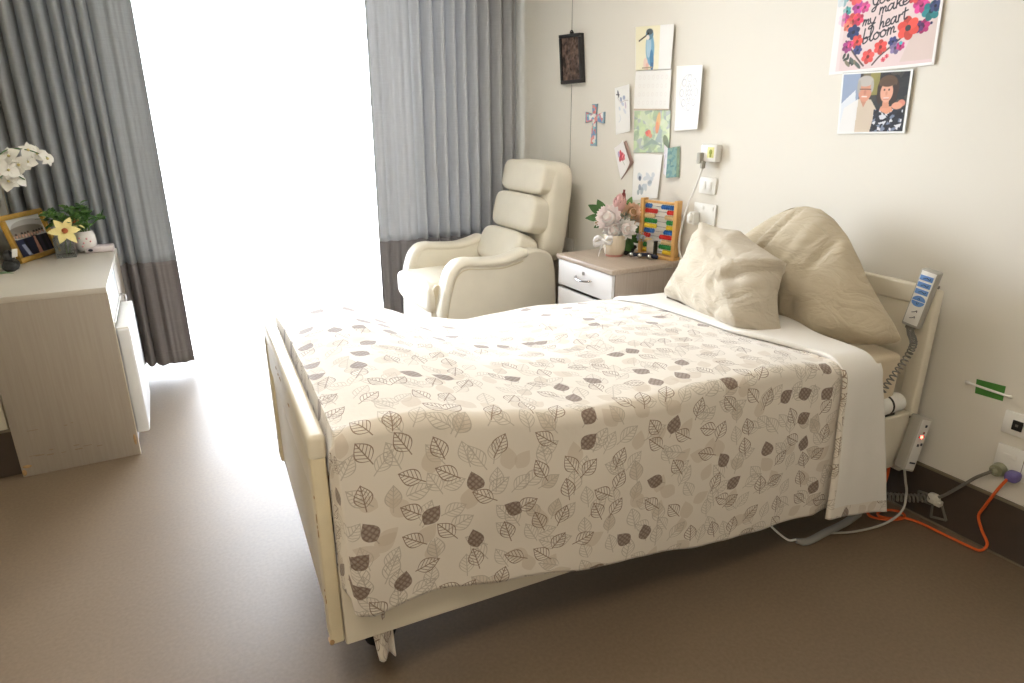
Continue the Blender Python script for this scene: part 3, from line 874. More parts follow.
th = MB(); th.tube(catmull([KM @ Vector((0, 0, .004)), bp(2.005, -.045, .19), bp(2.022, -.05, .13), bp(2.0, -.06, .07), bp(1.93, -.05, .03), bp(1.82, -.02, .012), bp(1.72, .02, .009)], 8), .0042, 8)
th.build('cord', M['greyplastic'], k2)
# ------------------------------------------------------------------ curtains
def curtain_mats(base, band, tr):
    return fabric_mat('grey curtain cloth ' + str(tr), base, .9, trans=tr, weave=420, var=.06, bump=.2), fabric_mat('dark curtain border ' + str(tr), band, .9, trans=tr * .2, weave=420, var=.07, bump=.2)
CY = 2.170
def curtain(label, x0, x1, foldf, mats, z0=.050, zb=.656, ztop=2.50):
    t = thing('curtain', label, 'curtain', ((x0 + x1) / 2, CY - .021 * (x0 + x1), z0), 0, 'grey curtains at the window')
    NX = 260
    def pos(a, z):
        h = (z - z0) / (ztop - z0)
        x, y = foldf(a, h)
        return Vector((x, CY - .042 * x + y, z + (.004 * math.sin(a * 31) if h < .01 else 0)))
    up = MB(); up.grid(lambda a, b: pos(a, zb + (ztop - zb) * b), NX, 40)
    lo = MB(); lo.grid(lambda a, b: pos(a, z0 + (zb - z0) * b), NX, 22)
    for nm, m_, q in (('curtain_cloth', mats[0], up), ('border_band', mats[1], lo)):
        o = q.build(nm, m_, t, recalc=False, angle=180); solidify(o, .003, 0)
        if nm == 'border_band': o['label'] = 'dark grey border along the hem'
    hm = MB(); hm.tube([pos(a / 120, z0 + .075) + Vector((0, -.002, 0)) for a in range(121)], .0016, 4); hm.build('hem_stitching', mats[1], t)
    tp = MB(); tp.grid(lambda a, b: pos(a, ztop - .07 + .07 * b) + Vector((0, -.004, 0)), NX, 2); o = tp.build('heading_tape', mats[0], t, recalc=False, angle=180); solidify(o, .003, 0)
    return t
def foldL(a, h):
    # a: 0 wall side .. 1 open edge; crowded deep folds, a broad flat panel at the leading edge
    x = -2.985 + .725 * a + .012 * (1 - h) * a
    ph = 2 * PI * (11.5 * a ** 1.08) + .8 * math.sin(a * 9) + .25 * nz(a * 6, h * 1.5)
    env = (1 - sm(a, .66, .78) * .88)
    y = .050 * env * (math.sin(ph) + .35 * math.sin(2 * ph + 1.0)) * (.75 + .35 * (1 - h)) + .018 * nz(a * 5, h * 2.2, 2.0)
    y += -.055 * sm(a, .66, .80) * (1 - .25 * sm(a, .93, 1)) + .010 * math.sin((a - .78) * 46) * sm(a, .78, .84) * (1.2 - .5 * h)
    x += .012 * math.sin(ph * 1.0 + 1.3) * env
    return x, y
def foldR(a, h):
    # a: 0 open edge .. 1 wall side
    x = -1.060 + 1.004 * a - .012 * (1 - h) * (1 - a)
    aa = max(0, a - .26) / .74
    ph = 2 * PI * (9.5 * aa ** .92) + .7 * math.sin(a * 11) + .3 * nz(a * 6, h * 1.6, 5)
    env = sm(a, .22, .36) * (1 - .55 * sm(a, .84, .97))
    y = .046 * env * (math.sin(ph) + .35 * math.sin(2 * ph + .6)) * (.78 + .3 * (1 - h)) + .014 * nz(a * 5, h * 2, 7.0)
    y += (1 - sm(a, .20, .30)) * (-.012 + .012 * math.sin(a * 95) * (1.1 - .4 * h) + .02 * math.sin(a * 22))
    x += .010 * math.sin(ph + 1.3) * env
    return x, y
mL = curtain_mats(srgb(165, 168, 170), srgb(128, 123, 123), .17)
mR = curtain_mats(srgb(188, 189, 191), srgb(134, 130, 132), .23)
curtain('grey curtain with a dark hem behind the desk, left of the window', -2.985, -2.26, foldL, mL)
curtain('lighter grey curtain behind the cream armchair, right of the window', -1.06, -.056, foldR, mR)
rt = MB(SHR); rt.box((-2.99, CY - .02, 2.50), (-.02, CY + .02, 2.55), .003)
struct('trim_1', rt, M['white'])

# ------------------------------------------------------------------ armchair facing the left wall
CX = (-.62, 1.66, 0)
chair = thing('armchair', 'cream leather recliner armchair in the corner by the right-hand curtain', 'armchair', CX)
YN0, YN1, YF0, YF1 = 1.30, 1.41, 1.86, 1.97
L_ = M['leather']
def arm(y0, y1, outer):
    s = 1 if outer == y0 else -1      # which face looks outwards
    prof = [(-1.020, .14), (-1.012, .32), (-.988, .48), (-.955, .598), (-.918, .650), (-.87, .664), (-.79, .655), (-.66, .648), (-.56, .664), (-.47, .690), (-.40, .692), (-.335, .670), (-.295, .60), (-.278, .42), (-.268, .14)]
    P = [(p.x, p.z) for p in catmull([Vector((x, 0, z)) for x, z in prof], 4)]
    q = MB(); q.prism([(x, y0, z) for x, z in P], (0, y1 - y0, 0), .016, 4)
    a_ = q.build('arm', L_, chair, angle=60)
    # padded welt that sweeps up the front and along the top
    top = catmull([Vector((x, 0, z)) for x, z in [(-1.010, .34), (-.992, .46), (-.955, .590), (-.918, .640), (-.87, .655), (-.79, .647), (-.66, .640), (-.57, .654), (-.50, .674), (-.46, .682)]], 6)
    pd_ = MB(); n = len(top); vs = []; fs = []; m = 18
    for i, c in enumerate(top):
        t = (top[min(i + 1, n - 1)] - top[max(i - 1, 0)]).normalized(); nn = Vector((-t.z, 0, t.x))
        e = min(1, i / 3, (n - 1 - i) / 5); e = .35 + .65 * math.sin(PI / 2 * max(0, e))
        for k in range(m):
            an = 2 * PI * k / m
            cy = math.copysign(abs(math.cos(an)) ** .7, math.cos(an)); cz = math.copysign(abs(math.sin(an)) ** .7, math.sin(an))
            vs.append(Vector((c.x, (y0 + y1) / 2 - s * .004, c.z)) + Vector((0, cy * ((y1 - y0) / 2 + .007), 0)) * e + nn * (cz * .026 * e + .004))
    for i in range(n - 1):
        for k in range(m): fs.append([i * m + k, i * m + (k + 1) % m, (i + 1) * m + (k + 1) % m, (i + 1) * m + k])
    fs.append(list(range(m))); fs.append([(n - 1) * m + k for k in range(m)])
    pd_.add(vs, fs); pd_.build('arm_pad', L_, a_, angle=60)
    pp = MB(); yo = y0 - .001 if s > 0 else y1 + .001
    pp.tube([Vector((p.x + .008, yo, p.z - .028)) for p in top[2:-8]], .003, 6); pp.build('piping', M['leather_dk'], a_)
arm(YN0, YN1, YN0); arm(YF0, YF1, YF1)
def Ry(a): return Matrix.Rotation(a, 4, 'Y')
def puff(k): return lambda p: p + Vector((0, 0, .004 * nz(p.x * 9, p.y * 9, p.z * 9 + k)))
st = MB(); st.superell((-.72, (YN1 + YF0) / 2, .462), (.335, .232, .085), .35, .25, 60, 26, fn=lambda p: p + Vector((0, 0, .010 * (1 - (p.y / .23) ** 2) * (1 if p.z > 0 else 0) + .003 * nz(p.x * 11, p.y * 9))))
st.superell((-.988, (YN1 + YF0) / 2 + .02, .452), (.082, .276, .092), .5, .28, 50, 24)
st.build('seat_cushion', L_, chair)
fr = MB(); fr.superell((-1.00, (YN1 + YF0) / 2, .27), (.045, .222, .12), .3, .2, 50, 20); fr.build('footrest', L_, chair)
nose = MB(); nose.superell((-1.0, YN1 - .018, .465), (.038, .016, .075), .6, .6, 24, 16); nose.build('cushion_end', M['leather_dk'], chair)
yc = 1.655
A0 = math.radians(13)
# backrest axis: front surface passes (-.265, 1.13) to (-.40, .74)
def onback(z, off): return (-.275 - (1.15 - z) * .285 + off, yc, z)
cu = MB(); cu.superell(onback(1.072, .040), (.070, .252, .098), .42, .25, 54, 26, R=Ry(A0), fn=lambda p: p + Vector((-.008 * (1 - (p.y / .24) ** 2), 0, .003 * nz(p.y * 12, p.z * 12)))); cu.build('head_cushion', L_, chair)
cu = MB(); cu.superell(onback(.864, .040), (.080, .254, .114), .42, .25, 54, 26, R=Ry(A0), fn=lambda p: p + Vector((-.010 * (1 - (p.y / .24) ** 2), 0, .003 * nz(p.y * 12, p.z * 12, 3)))); cu.build('back_cushion', L_, chair)
cu = MB(); cu.superell((-.430, yc, .650), (.085, .245, .116), .5, .28, 54, 26, R=Ry(math.radians(24))); cu.build('lumbar_cushion', L_, chair)
sh = MB(); sh.superell((-.208, yc, .875), (.098, .268, .300), .35, .45, 64, 36, R=Ry(A0 * .55)); sh.build('back_shell', L_, chair)
lo = MB(); lo.superell((-.245, yc, .42), (.035, .20, .20), .4, .3, 40, 20, R=Ry(A0 * .6)); lo.build('back_cover', M['leather_dk'], chair)
bs = MB(); bs.box((-.96, YN1 - .02, .06), (-.30, YF0 + .02, .38), .01); bs.build('base_box', M['leather_dk'], chair)
for x in (-.97, -.34):
    for y in (YN0 + .05, YF1 - .05): MB().cyl((x, y, 0), (x, y, .15), .022, 16, r1=.028).build('leg', M['dark'], chair)

# ------------------------------------------------------------------ bedside cabinet
TX0, TX1, TY0, TY1, TZ = -.465, -.022, .528, 1.012, .729
tab = thing('bedside_cabinet', 'taupe bedside cabinet with white drawer fronts between bed and armchair', 'bedside cabinet', ((TX0 + TX1) / 2, (TY0 + TY1) / 2, 0))
b_ = MB()
b_.box((TX0 + .022, TY0 + .008, .06), (TX1, TY0 + .026, TZ - .026), .001); b_.box((TX0 + .022, TY1 - .026, .06), (TX1, TY1 - .008, TZ - .026), .001)
b_.box((TX1 - .012, TY0 + .026, .06), (TX1, TY1 - .026, TZ - .026)); b_.box((TX0 + .022, TY0 + .026, .06), (TX1 - .012, TY1 - .026, .08))
for z in (.24, .40, .56): b_.box((TX0 + .03, TY0 + .026, z - .006), (TX1 - .012, TY1 - .026, z + .006))
b_.build('carcass', M['tab_side'], tab)
MB().box((TX0 - .006, TY0 - .004, TZ - .026), (TX1, TY1 + .004, TZ), .005, 3).build('top', M['tab_top'], tab)
MB().box((TX0 + .03, TY0 + .02, 0), (TX1 - .02, TY1 - .02, .06)).build('plinth', M['dark'], tab)
M['drawer'] = mat('white drawer front', srgb(228, 226, 226), .35, var=.01)
def handle(mb, x, y, z, w_):
    pts = catmull([(x, y - w_, z + .004), (x - .020, y - w_ * .75, z), (x - .028, y, z - .004), (x - .020, y + w_ * .75, z), (x, y + w_, z + .004)], 8)
    mb.tube(pts, .0055, 8)
for z0, z1, lock in ((.566, .700, True), (.408, .548, False), (.246, .392, False), (.07, .232, False)):
    d = MB().box((TX0 + .002, TY0 + .010, z0), (TX0 + .021, TY1 - .010, z1), .002).build('drawer', M['drawer'], tab)
    h_ = MB(); handle(h_, TX0 + .004, (TY0 + TY1) / 2, z0 + .070, .066); h_.build('handle', M['chrome'], d)
    if lock:
        MB().cyl((TX0 + .004, (TY0 + TY1) / 2 - .002, z1 - .034), (TX0 - .003, (TY0 + TY1) / 2 - .002, z1 - .034), .009, 18).build('lock', M['chrome'], d)

# ------------------------------------------------------------------ desk (local x: back to front, y: along the left wall)
DA = math.radians(-1.444); DF = Vector((-2.554, 1.174, 0)); DM = Matrix.Translation(DF) @ rz(DA)
DH, DD, DLn = .765, .430, .960
def dp(x, y, z): return DM @ Vector((x, y, z))
desk = thing('desk', 'greige laminate desk with scuffed end panel along the left wall', 'desk', DF, DA)
MB(DM).box((-DD, 0, 0), (0, .022, DH - .002), .0015).build('end_panel', M['laminate'], desk)
MB(DM).box((-DD, -.001, DH - .024), (.001, DLn, DH), .002).build('top', M['laminate_top'], desk)
eg = MB(DM).box((0, .0, .0), (.0018, .022, DH - .026)).build('edge_strip', M['cream'], desk)
MB(DM).box((-DD, DLn - .022, 0), (0, DLn, DH - .024), .0015).build('end_panel', M['laminate'], desk)
MB(DM).box((-DD, .535, 0), (-.004, .553, DH - .024), .0015).build('divider', M['laminate'], desk)
MB(DM).box((-DD, .022, .10), (-DD + .012, DLn - .022, DH - .024)).build('back_panel', M['laminate'], desk)
MB(DM).box((-DD + .012, .022, .585), (-.024, .535, .600)).build('shelf', M['laminate'], desk)
dr = MB(DM).box((-.020, .024, .606), (0, .533, DH - .030), .002).build('drawer', M['whitegloss'], desk)
MB(DM).box((-.002, .030, .596), (.006, .525, .606), .002).build('finger_pull', M['greyplastic'], dr)
cp = MB(DM).box((-.020, .556, .06), (0, DLn - .024, DH - .030), .002).build('cupboard_door', M['laminate'], desk)
hh = MB(DM); hh.tube([(0, .58, .60), (.022, .58, .60), (.022, .58, .50), (0, .58, .50)], .005, 8); hh.build('handle', M['chrome'], cp)
M['scuff'] = mat('scuff', srgb(158, 142, 122), .6, var=.1)
rnd = random.Random(9)
for (x0, x1, z0, n) in ((-.38, -.10, .185, 3), (-.40, -.12, .075, 9)):
    for k in range(n):
        a_ = x0 + (x1 - x0) * rnd.random(); z = z0 + .03 * rnd.random(); ln = .01 + .05 * rnd.random()
        MB(DM).box((a_, -.0006, z), (a_ + ln * .7, .0005, z + .002 + .003 * rnd.random())).build('scuff_mark', M['scuff'], desk)
for c_, r_ in (((-DD + .022, -.0004, .046), (.016, .0012, .007)), ((-.010, -.0004, .075), (.005, .0012, .026)), ((-DD + .008, -.0004, .02), (.008, .0012, .014))):
    MB(DM).superell(c_, r_, 1, 1, 12, 8).build('chipped_edge', M['chip'], desk)
# ------------------------------------------------------------------ small fridge standing inside the desk
fg = thing('mini_fridge', 'small white fridge standing under the desk drawer', 'fridge', dp(-.18, .28, 0), DA)
MB(DM).box((-.385, .040, .012), (-.006, .518, .572), .006).build('cabinet', M['whitegloss'], fg)
door = MB(DM).box((-.002, .036, .085), (.052, .522, .574), .012, 4).build('door', M['whitegloss'], fg)
MB(DM).box((.000, .040, .558), (.050, .518, .578), .005).build('door_cap', M['white'], door)
MB(DM).box((-.006, .045, .09), (.0, .515, .57)).build('seal', M['greyplastic'], door)
for x, y in ((-.35, .07), (-.05, .07), (-.35, .49), (-.05, .49)): MB(DM).cyl((x, y, 0), (x, y, .014), .014, 12).build('foot', M['black'], fg)
# ------------------------------------------------------------------ things on the desk
def dthing(name, label, cat, x, y, group=None, rot=0.0, z=DH): return thing(name, label, cat, dp(x, y, z), DA + rot, group)
# gold photo frame leaning back
FW, FH = .315, .228
ctr0, ctr1 = Vector((-.385, .700, DH)), Vector((-.262, .985, DH))
dirx = (ctr1 - ctr0).normalized(); nrm_ = Vector((dirx.y, -dirx.x, 0)).normalized()      # towards the camera side
tilt = math.radians(13)
upv = (Vector((0, 0, 1)) * math.cos(tilt) - nrm_ * math.sin(tilt)).normalized()
def fpnt(a, b, d=0.0):
    n_ = dirx.cross(upv).normalized()
    if n_.dot(nrm_) < 0: n_ = -n_
    return DM @ (ctr0 + dirx * a + upv * b + n_ * d)
pfm = thing('photo_frame', 'gold framed group photo leaning back on the desk', 'photo frame', fpnt(FW / 2, 0))
def fbox(a0, b0, a1, b1, d0, d1): 
    q = MB(); pts = [fpnt(a0, b0, d0), fpnt(a1, b0, d0), fpnt(a1, b1, d0), fpnt(a0, b1, d0)]
    return q.prism(pts, fpnt(0, 0, d1) - fpnt(0, 0, d0), .004, 2)
fm = MB()
for bx in ((0, 0, FW, .024), (0, FH - .024, FW, FH), (0, .024, .024, FH - .024), (FW - .024, .024, FW, FH - .024)):
    q = fbox(*bx, -.004, .016); fm.add(q.v, q.f)
fm.build('frame', M['gold'], pfm, angle=30)
q = fbox(.01, .01, FW - .01, FH - .01, -.012, -.002); q.build('backing', M['black'], pfm)
gp = Canvas(.27, .184, 108, srgb and (190, 188, 182))
gp.rect(0, .10, .27, .184, (206, 206, 202)).ell(.15, .14, .12, .03, (150, 144, 136), a=.7).ell(.12, .115, .14, .03, (112, 104, 92), a=.8).rect(0, 0, .27, .085, (30, 30, 40))
rnd = random.Random(5)
for k in range(11):
    x = .022 + .0225 * k; gp.rect(x - .012, .0, x + .012, .083 + .006 * rnd.random(), rnd.choice([(34, 36, 54), (26, 26, 32), (52, 48, 60), (40, 44, 70), (30, 28, 30)]))
    gp.ell(x, .096 + .006 * rnd.random(), .0075, .010, rnd.choice([(196, 150, 124), (180, 134, 110), (206, 164, 140)])); gp.ell(x, .106 + .004 * rnd.random(), .008, .005, rnd.choice([(70, 52, 40), (40, 34, 30), (150, 130, 110)]))
gp.poly([(.15, .0), (.18, .0), (.172, .085), (.158, .085)], (190, 140, 122)); gp.poly([(.07, .0), (.10, .0), (.075, .06), (.05, .06)], (150, 156, 176), a=.8)
picture('photo', gp, lambda a, b: fpnt(.0225 + .27 * a, .022 + .184 * b, .001), M['print'], pfm, thick=0)
pq = MB(); pq.prism([fpnt(.13, .17, -.012), fpnt(.18, .17, -.012), fpnt(.18, .02, -.075), fpnt(.13, .02, -.075)], (0, 0, -.003)); pq.build('stand', M['black'], pfm)
# glass cube vase with a yellow lily
gv = dthing('glass_vase', 'small square clear glass vase of water beside the gold frame', 'vase', -.205, .815)
M['vglass'] = glass_mat('vase glass', (.93, .95, .94), .3); M['water'] = glass_mat('vase water', (.88, .91, .89), .2)
gb = MB(DM)
x, y, h_ = -.205, .815, .042
for s_ in ((x - h_, y - h_, x + h_, y - h_ + .005), (x - h_, y + h_ - .005, x + h_, y + h_), (x - h_, y - h_ + .005, x - h_ + .005, y + h_ - .005), (x + h_ - .005, y - h_ + .005, x + h_, y + h_ - .005)):
    gb.box((s_[0], s_[1], DH), (s_[2], s_[3], DH + .098), .001)
gb.box((x - h_ + .005, y - h_ + .005, DH), (x + h_ - .005, y + h_ - .005, DH + .012), .001)
gb.build('glass', M['vglass'], gv)
MB(DM).box((x - h_ + .006, y - h_ + .006, DH + .012), (x + h_ - .006, y + h_ - .006, DH + .055)).build('water', M['water'], gv)
M['yellow'] = mat('pale yellow petal', srgb(250, 232, 160), .5, var=.1, nscale=25); M['yellowc'] = mat('rust flower throat', srgb(176, 96, 50), .6)
camdir = (Vector((-2.361, -1.878, 1.409)) - dp(-.2, .76, .88)).normalized()
def lily(center, face, R, label, grp, n=6, stem_to=None):
    t = thing('yellow_lily', label, 'flower', center, 0, grp)
    face = Vector(face).normalized(); a = face.orthogonal().normalized(); b = face.cross(a); pm = MB()
    for k in range(n):
        an = 2 * PI * k / n + .3; d = (a * math.cos(an) + b * math.sin(an)); dd = (d + face * .28).normalized()
        pm.leaf(Vector(center) + d * .006, dd, face - d * .2, R * (1 if k % 2 else .9), R * .56, .22, n=10)
    pm.build('petals', M['yellow'], t)
    cm_ = MB(); cm_.superell(Vector(center) + face * .012, (.013, .013, .013), 1, 1, 14, 10)
    for k in range(5):
        an = 2 * PI * k / 5; d = a * math.cos(an) + b * math.sin(an); cm_.tube([Vector(center) + face * .006, Vector(center) + face * .028 + d * .010], .0022, 5)
    cm_.build('throat', M['yellowc'], t)
    if stem_to is not None: MB().tube(catmull([Vector(center) - face * .004, Vector(center) * .5 + Vector(stem_to) * .5 - face * .02, Vector(stem_to)], 6), .003, 6).build('stem', M['leaf2'], t)
lily(dp(-.188, .765, .898), camdir + Vector((.05, 0, .15)), .066, 'open yellow lily facing the room, rust centre, in the glass vase', 'yellow lilies on the desk', stem_to=dp(-.205, .81, DH + .016))
lily(dp(-.150, .835, .918), Vector((.5, -.2, .9)), .046, 'smaller yellow lily turned sideways behind the open one', 'yellow lilies on the desk', 5, dp(-.195, .82, DH + .016))
# white footed pot with leafy plant
pt = dthing('plant_pot', 'white footed pot with pink dots beside the glass vase', 'pot', -.128, .905)
po_ = MB(DM); po_.lathe([(.0, .012), (.034, .012), (.046, .028), (.052, .055), (.050, .085), (.042, .108), (.038, .110), (.036, .106), (.044, .085), (.046, .06), (.0, .05)], (-.128, .905, DH), 30)
po_.build('bowl', mat('white glazed pot', srgb(238, 234, 230), .25, var=.01), pt, angle=70)
for k in range(3):
    an = 2 * PI * k / 3 + .6; MB(DM).superell((-.128 + .028 * math.cos(an), .905 + .028 * math.sin(an), DH + .010), (.010, .010, .012), .8, 1, 14, 10).build('foot', M['white'], pt)
dt_ = MB(DM)
for k, (an, z) in enumerate([(-2.2, .06), (-1.9, .08), (-1.6, .055), (-1.3, .075), (-2.5, .075), (-1.0, .06), (-1.75, .038)]):
    r = .0515; dt_.superell((-.128 + r * math.cos(an), .905 + r * math.sin(an), DH + z), (.005, .005, .005), 1, 1, 8, 6)
dt_.build('pink_dots', mat('pink glaze', srgb(230, 176, 176), .4), pt)
gl = dthing('leafy_plant', 'bushy small-leaved green plant growing out of the white pot', 'plant', -.13, .905, z=DH + .055)
rnd = random.Random(21)
lf = MB(DM); lf2 = MB(DM); stm = MB(DM)
for k in range(44):
    an = 2 * PI * rnd.random(); rr = .02 + .115 * rnd.random() ** .8; z = .125 + .14 * rnd.random() * (1 - .35 * rr / .13)
    tip = Vector((-.150 + rr * math.cos(an) * 1.0, .885 + rr * math.sin(an) * .85, DH + z))
    base = Vector((-.128 + .012 * math.cos(an), .905 + .012 * math.sin(an), DH + .055))
    path = catmull([base, Vector((-.128 + .03 * math.cos(an), .905 + .03 * math.sin(an), DH + .118)), base.lerp(tip, .7) + Vector((0, 0, .02)), tip], 4); stm.tube(path, .0014, 4)
    for q in range(7):
        c = path[-1 - q % 5]; d = Vector((rnd.uniform(-1, 1), rnd.uniform(-1, 1), rnd.uniform(-.2, .9)))
        (lf if rnd.random() < .6 else lf2).leaf(c, d, Vector((rnd.uniform(-.4, .4), rnd.uniform(-.8, .2), 1)), .024 + .016 * rnd.random(), .016 + .008 * rnd.random(), .2, n=5)
stm.build('stems', M['leaf2'], gl); lf.build('dark_leaves', M['leaf'], gl); lf2.build('light_leaves', M['leaf2'], gl)
# white wipes box
wx_ = dthing('wipes_pack', 'flat white pack with a dark oval lid near the curtain end of the desk', 'pack', -.07, .90)
MB(DM).box((-.128, .860, DH), (-.006, .948, DH + .030), .006, 3).build('pack', mat('white soft pack', srgb(222, 212, 214), .4, var=.04, nscale=20), wx_)
MB(DM).superell((-.108, .858, DH + .015), (.011, .003, .007), 1, 1, 18, 8).build('dark_oval', M['ink'], wx_)
# orchid: sprays of white flowers from a pot outside the frame's left edge
op = dthing('orchid_pot', 'pale grey pot of the white orchid against the left wall', 'pot', -.393, .06)
MB(DM).lathe([(0, 0), (.026, 0), (.031, .04), (.034, .08), (.030, .08), (.028, .05), (0, .05)], (-.393, .06, DH), 30).build('bowl', mat('grey pot', srgb(170, 176, 166), .4), op, angle=60)
M['orchid'] = mat('white orchid petal', srgb(236, 234, 226), .5, var=.03, nscale=20); M['orchid_c'] = mat('orchid throat', srgb(214, 200, 140), .5)
od = dthing('white_orchid', 'tall white orchid spray arching over the gold frame', 'orchid', -.393, .06, z=DH + .052)
os_ = MB(DM)
os_.tube(catmull([(-.393, .06, DH + .052), (-.385, .15, 1.0), (-.375, .43, 1.20), (-.31, .55, 1.285), (-.235, .58, 1.285), (-.17, .60, 1.25)], 8), .0028, 6)
os_.tube(catmull([(-.39, .06, DH + .052), (-.372, .15, .98), (-.365, .44, 1.14), (-.32, .56, 1.19), (-.27, .58, 1.16)], 8), .0026, 6)
os_.build('stems', M['leaf'], od)
ol = MB(DM)
for an in (-.5, -1.0, -1.6): ol.leaf((-.393, .06, DH + .055), (math.cos(an), math.sin(an), .9), (math.cos(an) * -.5, math.sin(an) * -.5, 1), .11, .045, .5, n=10)
ol.build('leaves', M['leaf'], od)
rnd = random.Random(4)
spots = [(-.345, .53, 1.245), (-.30, .55, 1.262), (-.315, .54, 1.205), (-.275, .56, 1.225), (-.30, .575, 1.165), (-.325, .56, 1.155), (-.235, .585, 1.285), (-.205, .60, 1.268), (-.175, .60, 1.245), (-.36, .52, 1.20), (-.245, .58, 1.235)]
for k, (x, y, z) in enumerate(spots):
    c = dp(x, y, z); face = ((Vector((-2.361, -1.878, 1.409)) - c).normalized() + Vector((rnd.uniform(-.7, .7), rnd.uniform(-.5, .5), rnd.uniform(-.4, .5)))).normalized()
    a = face.orthogonal().normalized(); b = face.cross(a); pm = MB(); ro = rnd.random() * 2; R_f = .046 if k < 6 else .038
    for q in range(5):
        an = ro + 2 * PI * q / 5; d = a * math.cos(an) + b * math.sin(an)
        pm.leaf(c, (d + face * .18), face, R_f * (1.0 if q in (1, 4) else .9), R_f * (1.05 if q in (1, 4) else .62), .25, n=8)
    fl = pm.build('flower', M['orchid'], od)
    MB().superell(c + face * .006, (.006, .006, .006), 1, 1, 10, 8).build('lip', M['orchid_c'], fl)
# dark pouch with white tag and a glass at the left edge
bk = dthing('dark_pouch', 'small black pouch with a white tag in front of the gold frame', 'pouch', -.402, .57)
def pouch_fn(p): return p + Vector((.004 * nz(p.x * 40, p.y * 40, p.z * 40), .004 * nz(p.x * 30, p.z * 40, 4), .010 * nz(p.x * 22, p.y * 22, 9)))
MB(DM).superell((-.400, .595, DH + .019), (.030, .085, .020), .8, .8, 44, 22, fn=pouch_fn).build('body', mat('black velvet cloth', srgb(38, 38, 36), .8, var=.2, nscale=60), bk)
MB(DM).superell((-.405, .62, DH + .050), (.018, .045, .032), .9, .8, 40, 20, fn=pouch_fn).build('folded_top', M['black'], bk)
tgm = MB(DM); tgm.prism([(-.385, .572, DH + .055), (-.365, .578, DH + .058), (-.358, .574, DH + .094), (-.378, .568, DH + .094)], (.0005, -.0012, 0)); tgm.build('tag', M['paper'], bk)
# ------------------------------------------------------------------ things on the bedside cabinet
# ribbed cream mug with ribbon
vc = Vector((-.240, .815, TZ))
mg = thing('flower_mug', 'ribbed cream flower pot with a white ribbon bow on the bedside cabinet', 'vase', vc)
cer = MB(); cer.lathe([(0, .010), (.046, .010), (.051, .016), (.056, .05), (.057, .085), (.053, .112), (.050, .112), (.052, .085), (.049, .03), (0, .025)], vc, 72, ripple=.018, nr=24)
cer.build('pot', mat('cream ribbed ceramic', srgb(228, 214, 192), .5, var=.04), mg, angle=70)
MB().lathe([(0, 0), (.045, 0), (.047, .004), (.047, .011), (0, .011)], vc, 40).build('base_ring', mat('pink clay', srgb(206, 150, 138), .6), mg)
M['ribbon'] = mat('white satin ribbon', srgb(238, 236, 236), .4, var=.02)
rb = MB()
dv = Vector((-.80, -.60, 0)).normalized(); sd = Vector((dv.y, -dv.x, 0)); kn = vc + dv * .050 + sd * .040 + Vector((0, 0, .078))
def ribbon(pts, wd):
    P = catmull(pts, 8); rb.grid(lambda a, b: P[min(len(P) - 1, int(a * (len(P) - 1)))] + Vector((0, 0, wd * (b - .5))) + dv * .006 * math.sin(b * PI), len(P) - 1, 3)
Z_ = Vector((0, 0, 1))
ribbon([kn, kn + sd * .030 + Z_ * .022 + dv * .014, kn + sd * .056 + Z_ * .004 + dv * .012, kn + sd * .046 - Z_ * .018 + dv * .006, kn], .026)
ribbon([kn, kn - sd * .022 + Z_ * .026 + dv * .014, kn - sd * .046 + Z_ * .022 + dv * .010, kn - sd * .036 - Z_ * .002 + dv * .008, kn], .022)
ribbon([kn, kn + sd * .014 - Z_ * .030 + dv * .010, kn + sd * .026 - Z_ * .070 + dv * .008], .020)
ribbon([kn, kn - sd * .010 - Z_ * .034 + dv * .012, kn - sd * .012 - Z_ * .072 + dv * .012], .020)
rb.superell(kn + dv * .006, (.012, .012, .012), .8, .8, 16, 10)
ro_ = rb.build('bow', M['ribbon'], mg, recalc=False); solidify(ro_, .001, 0)
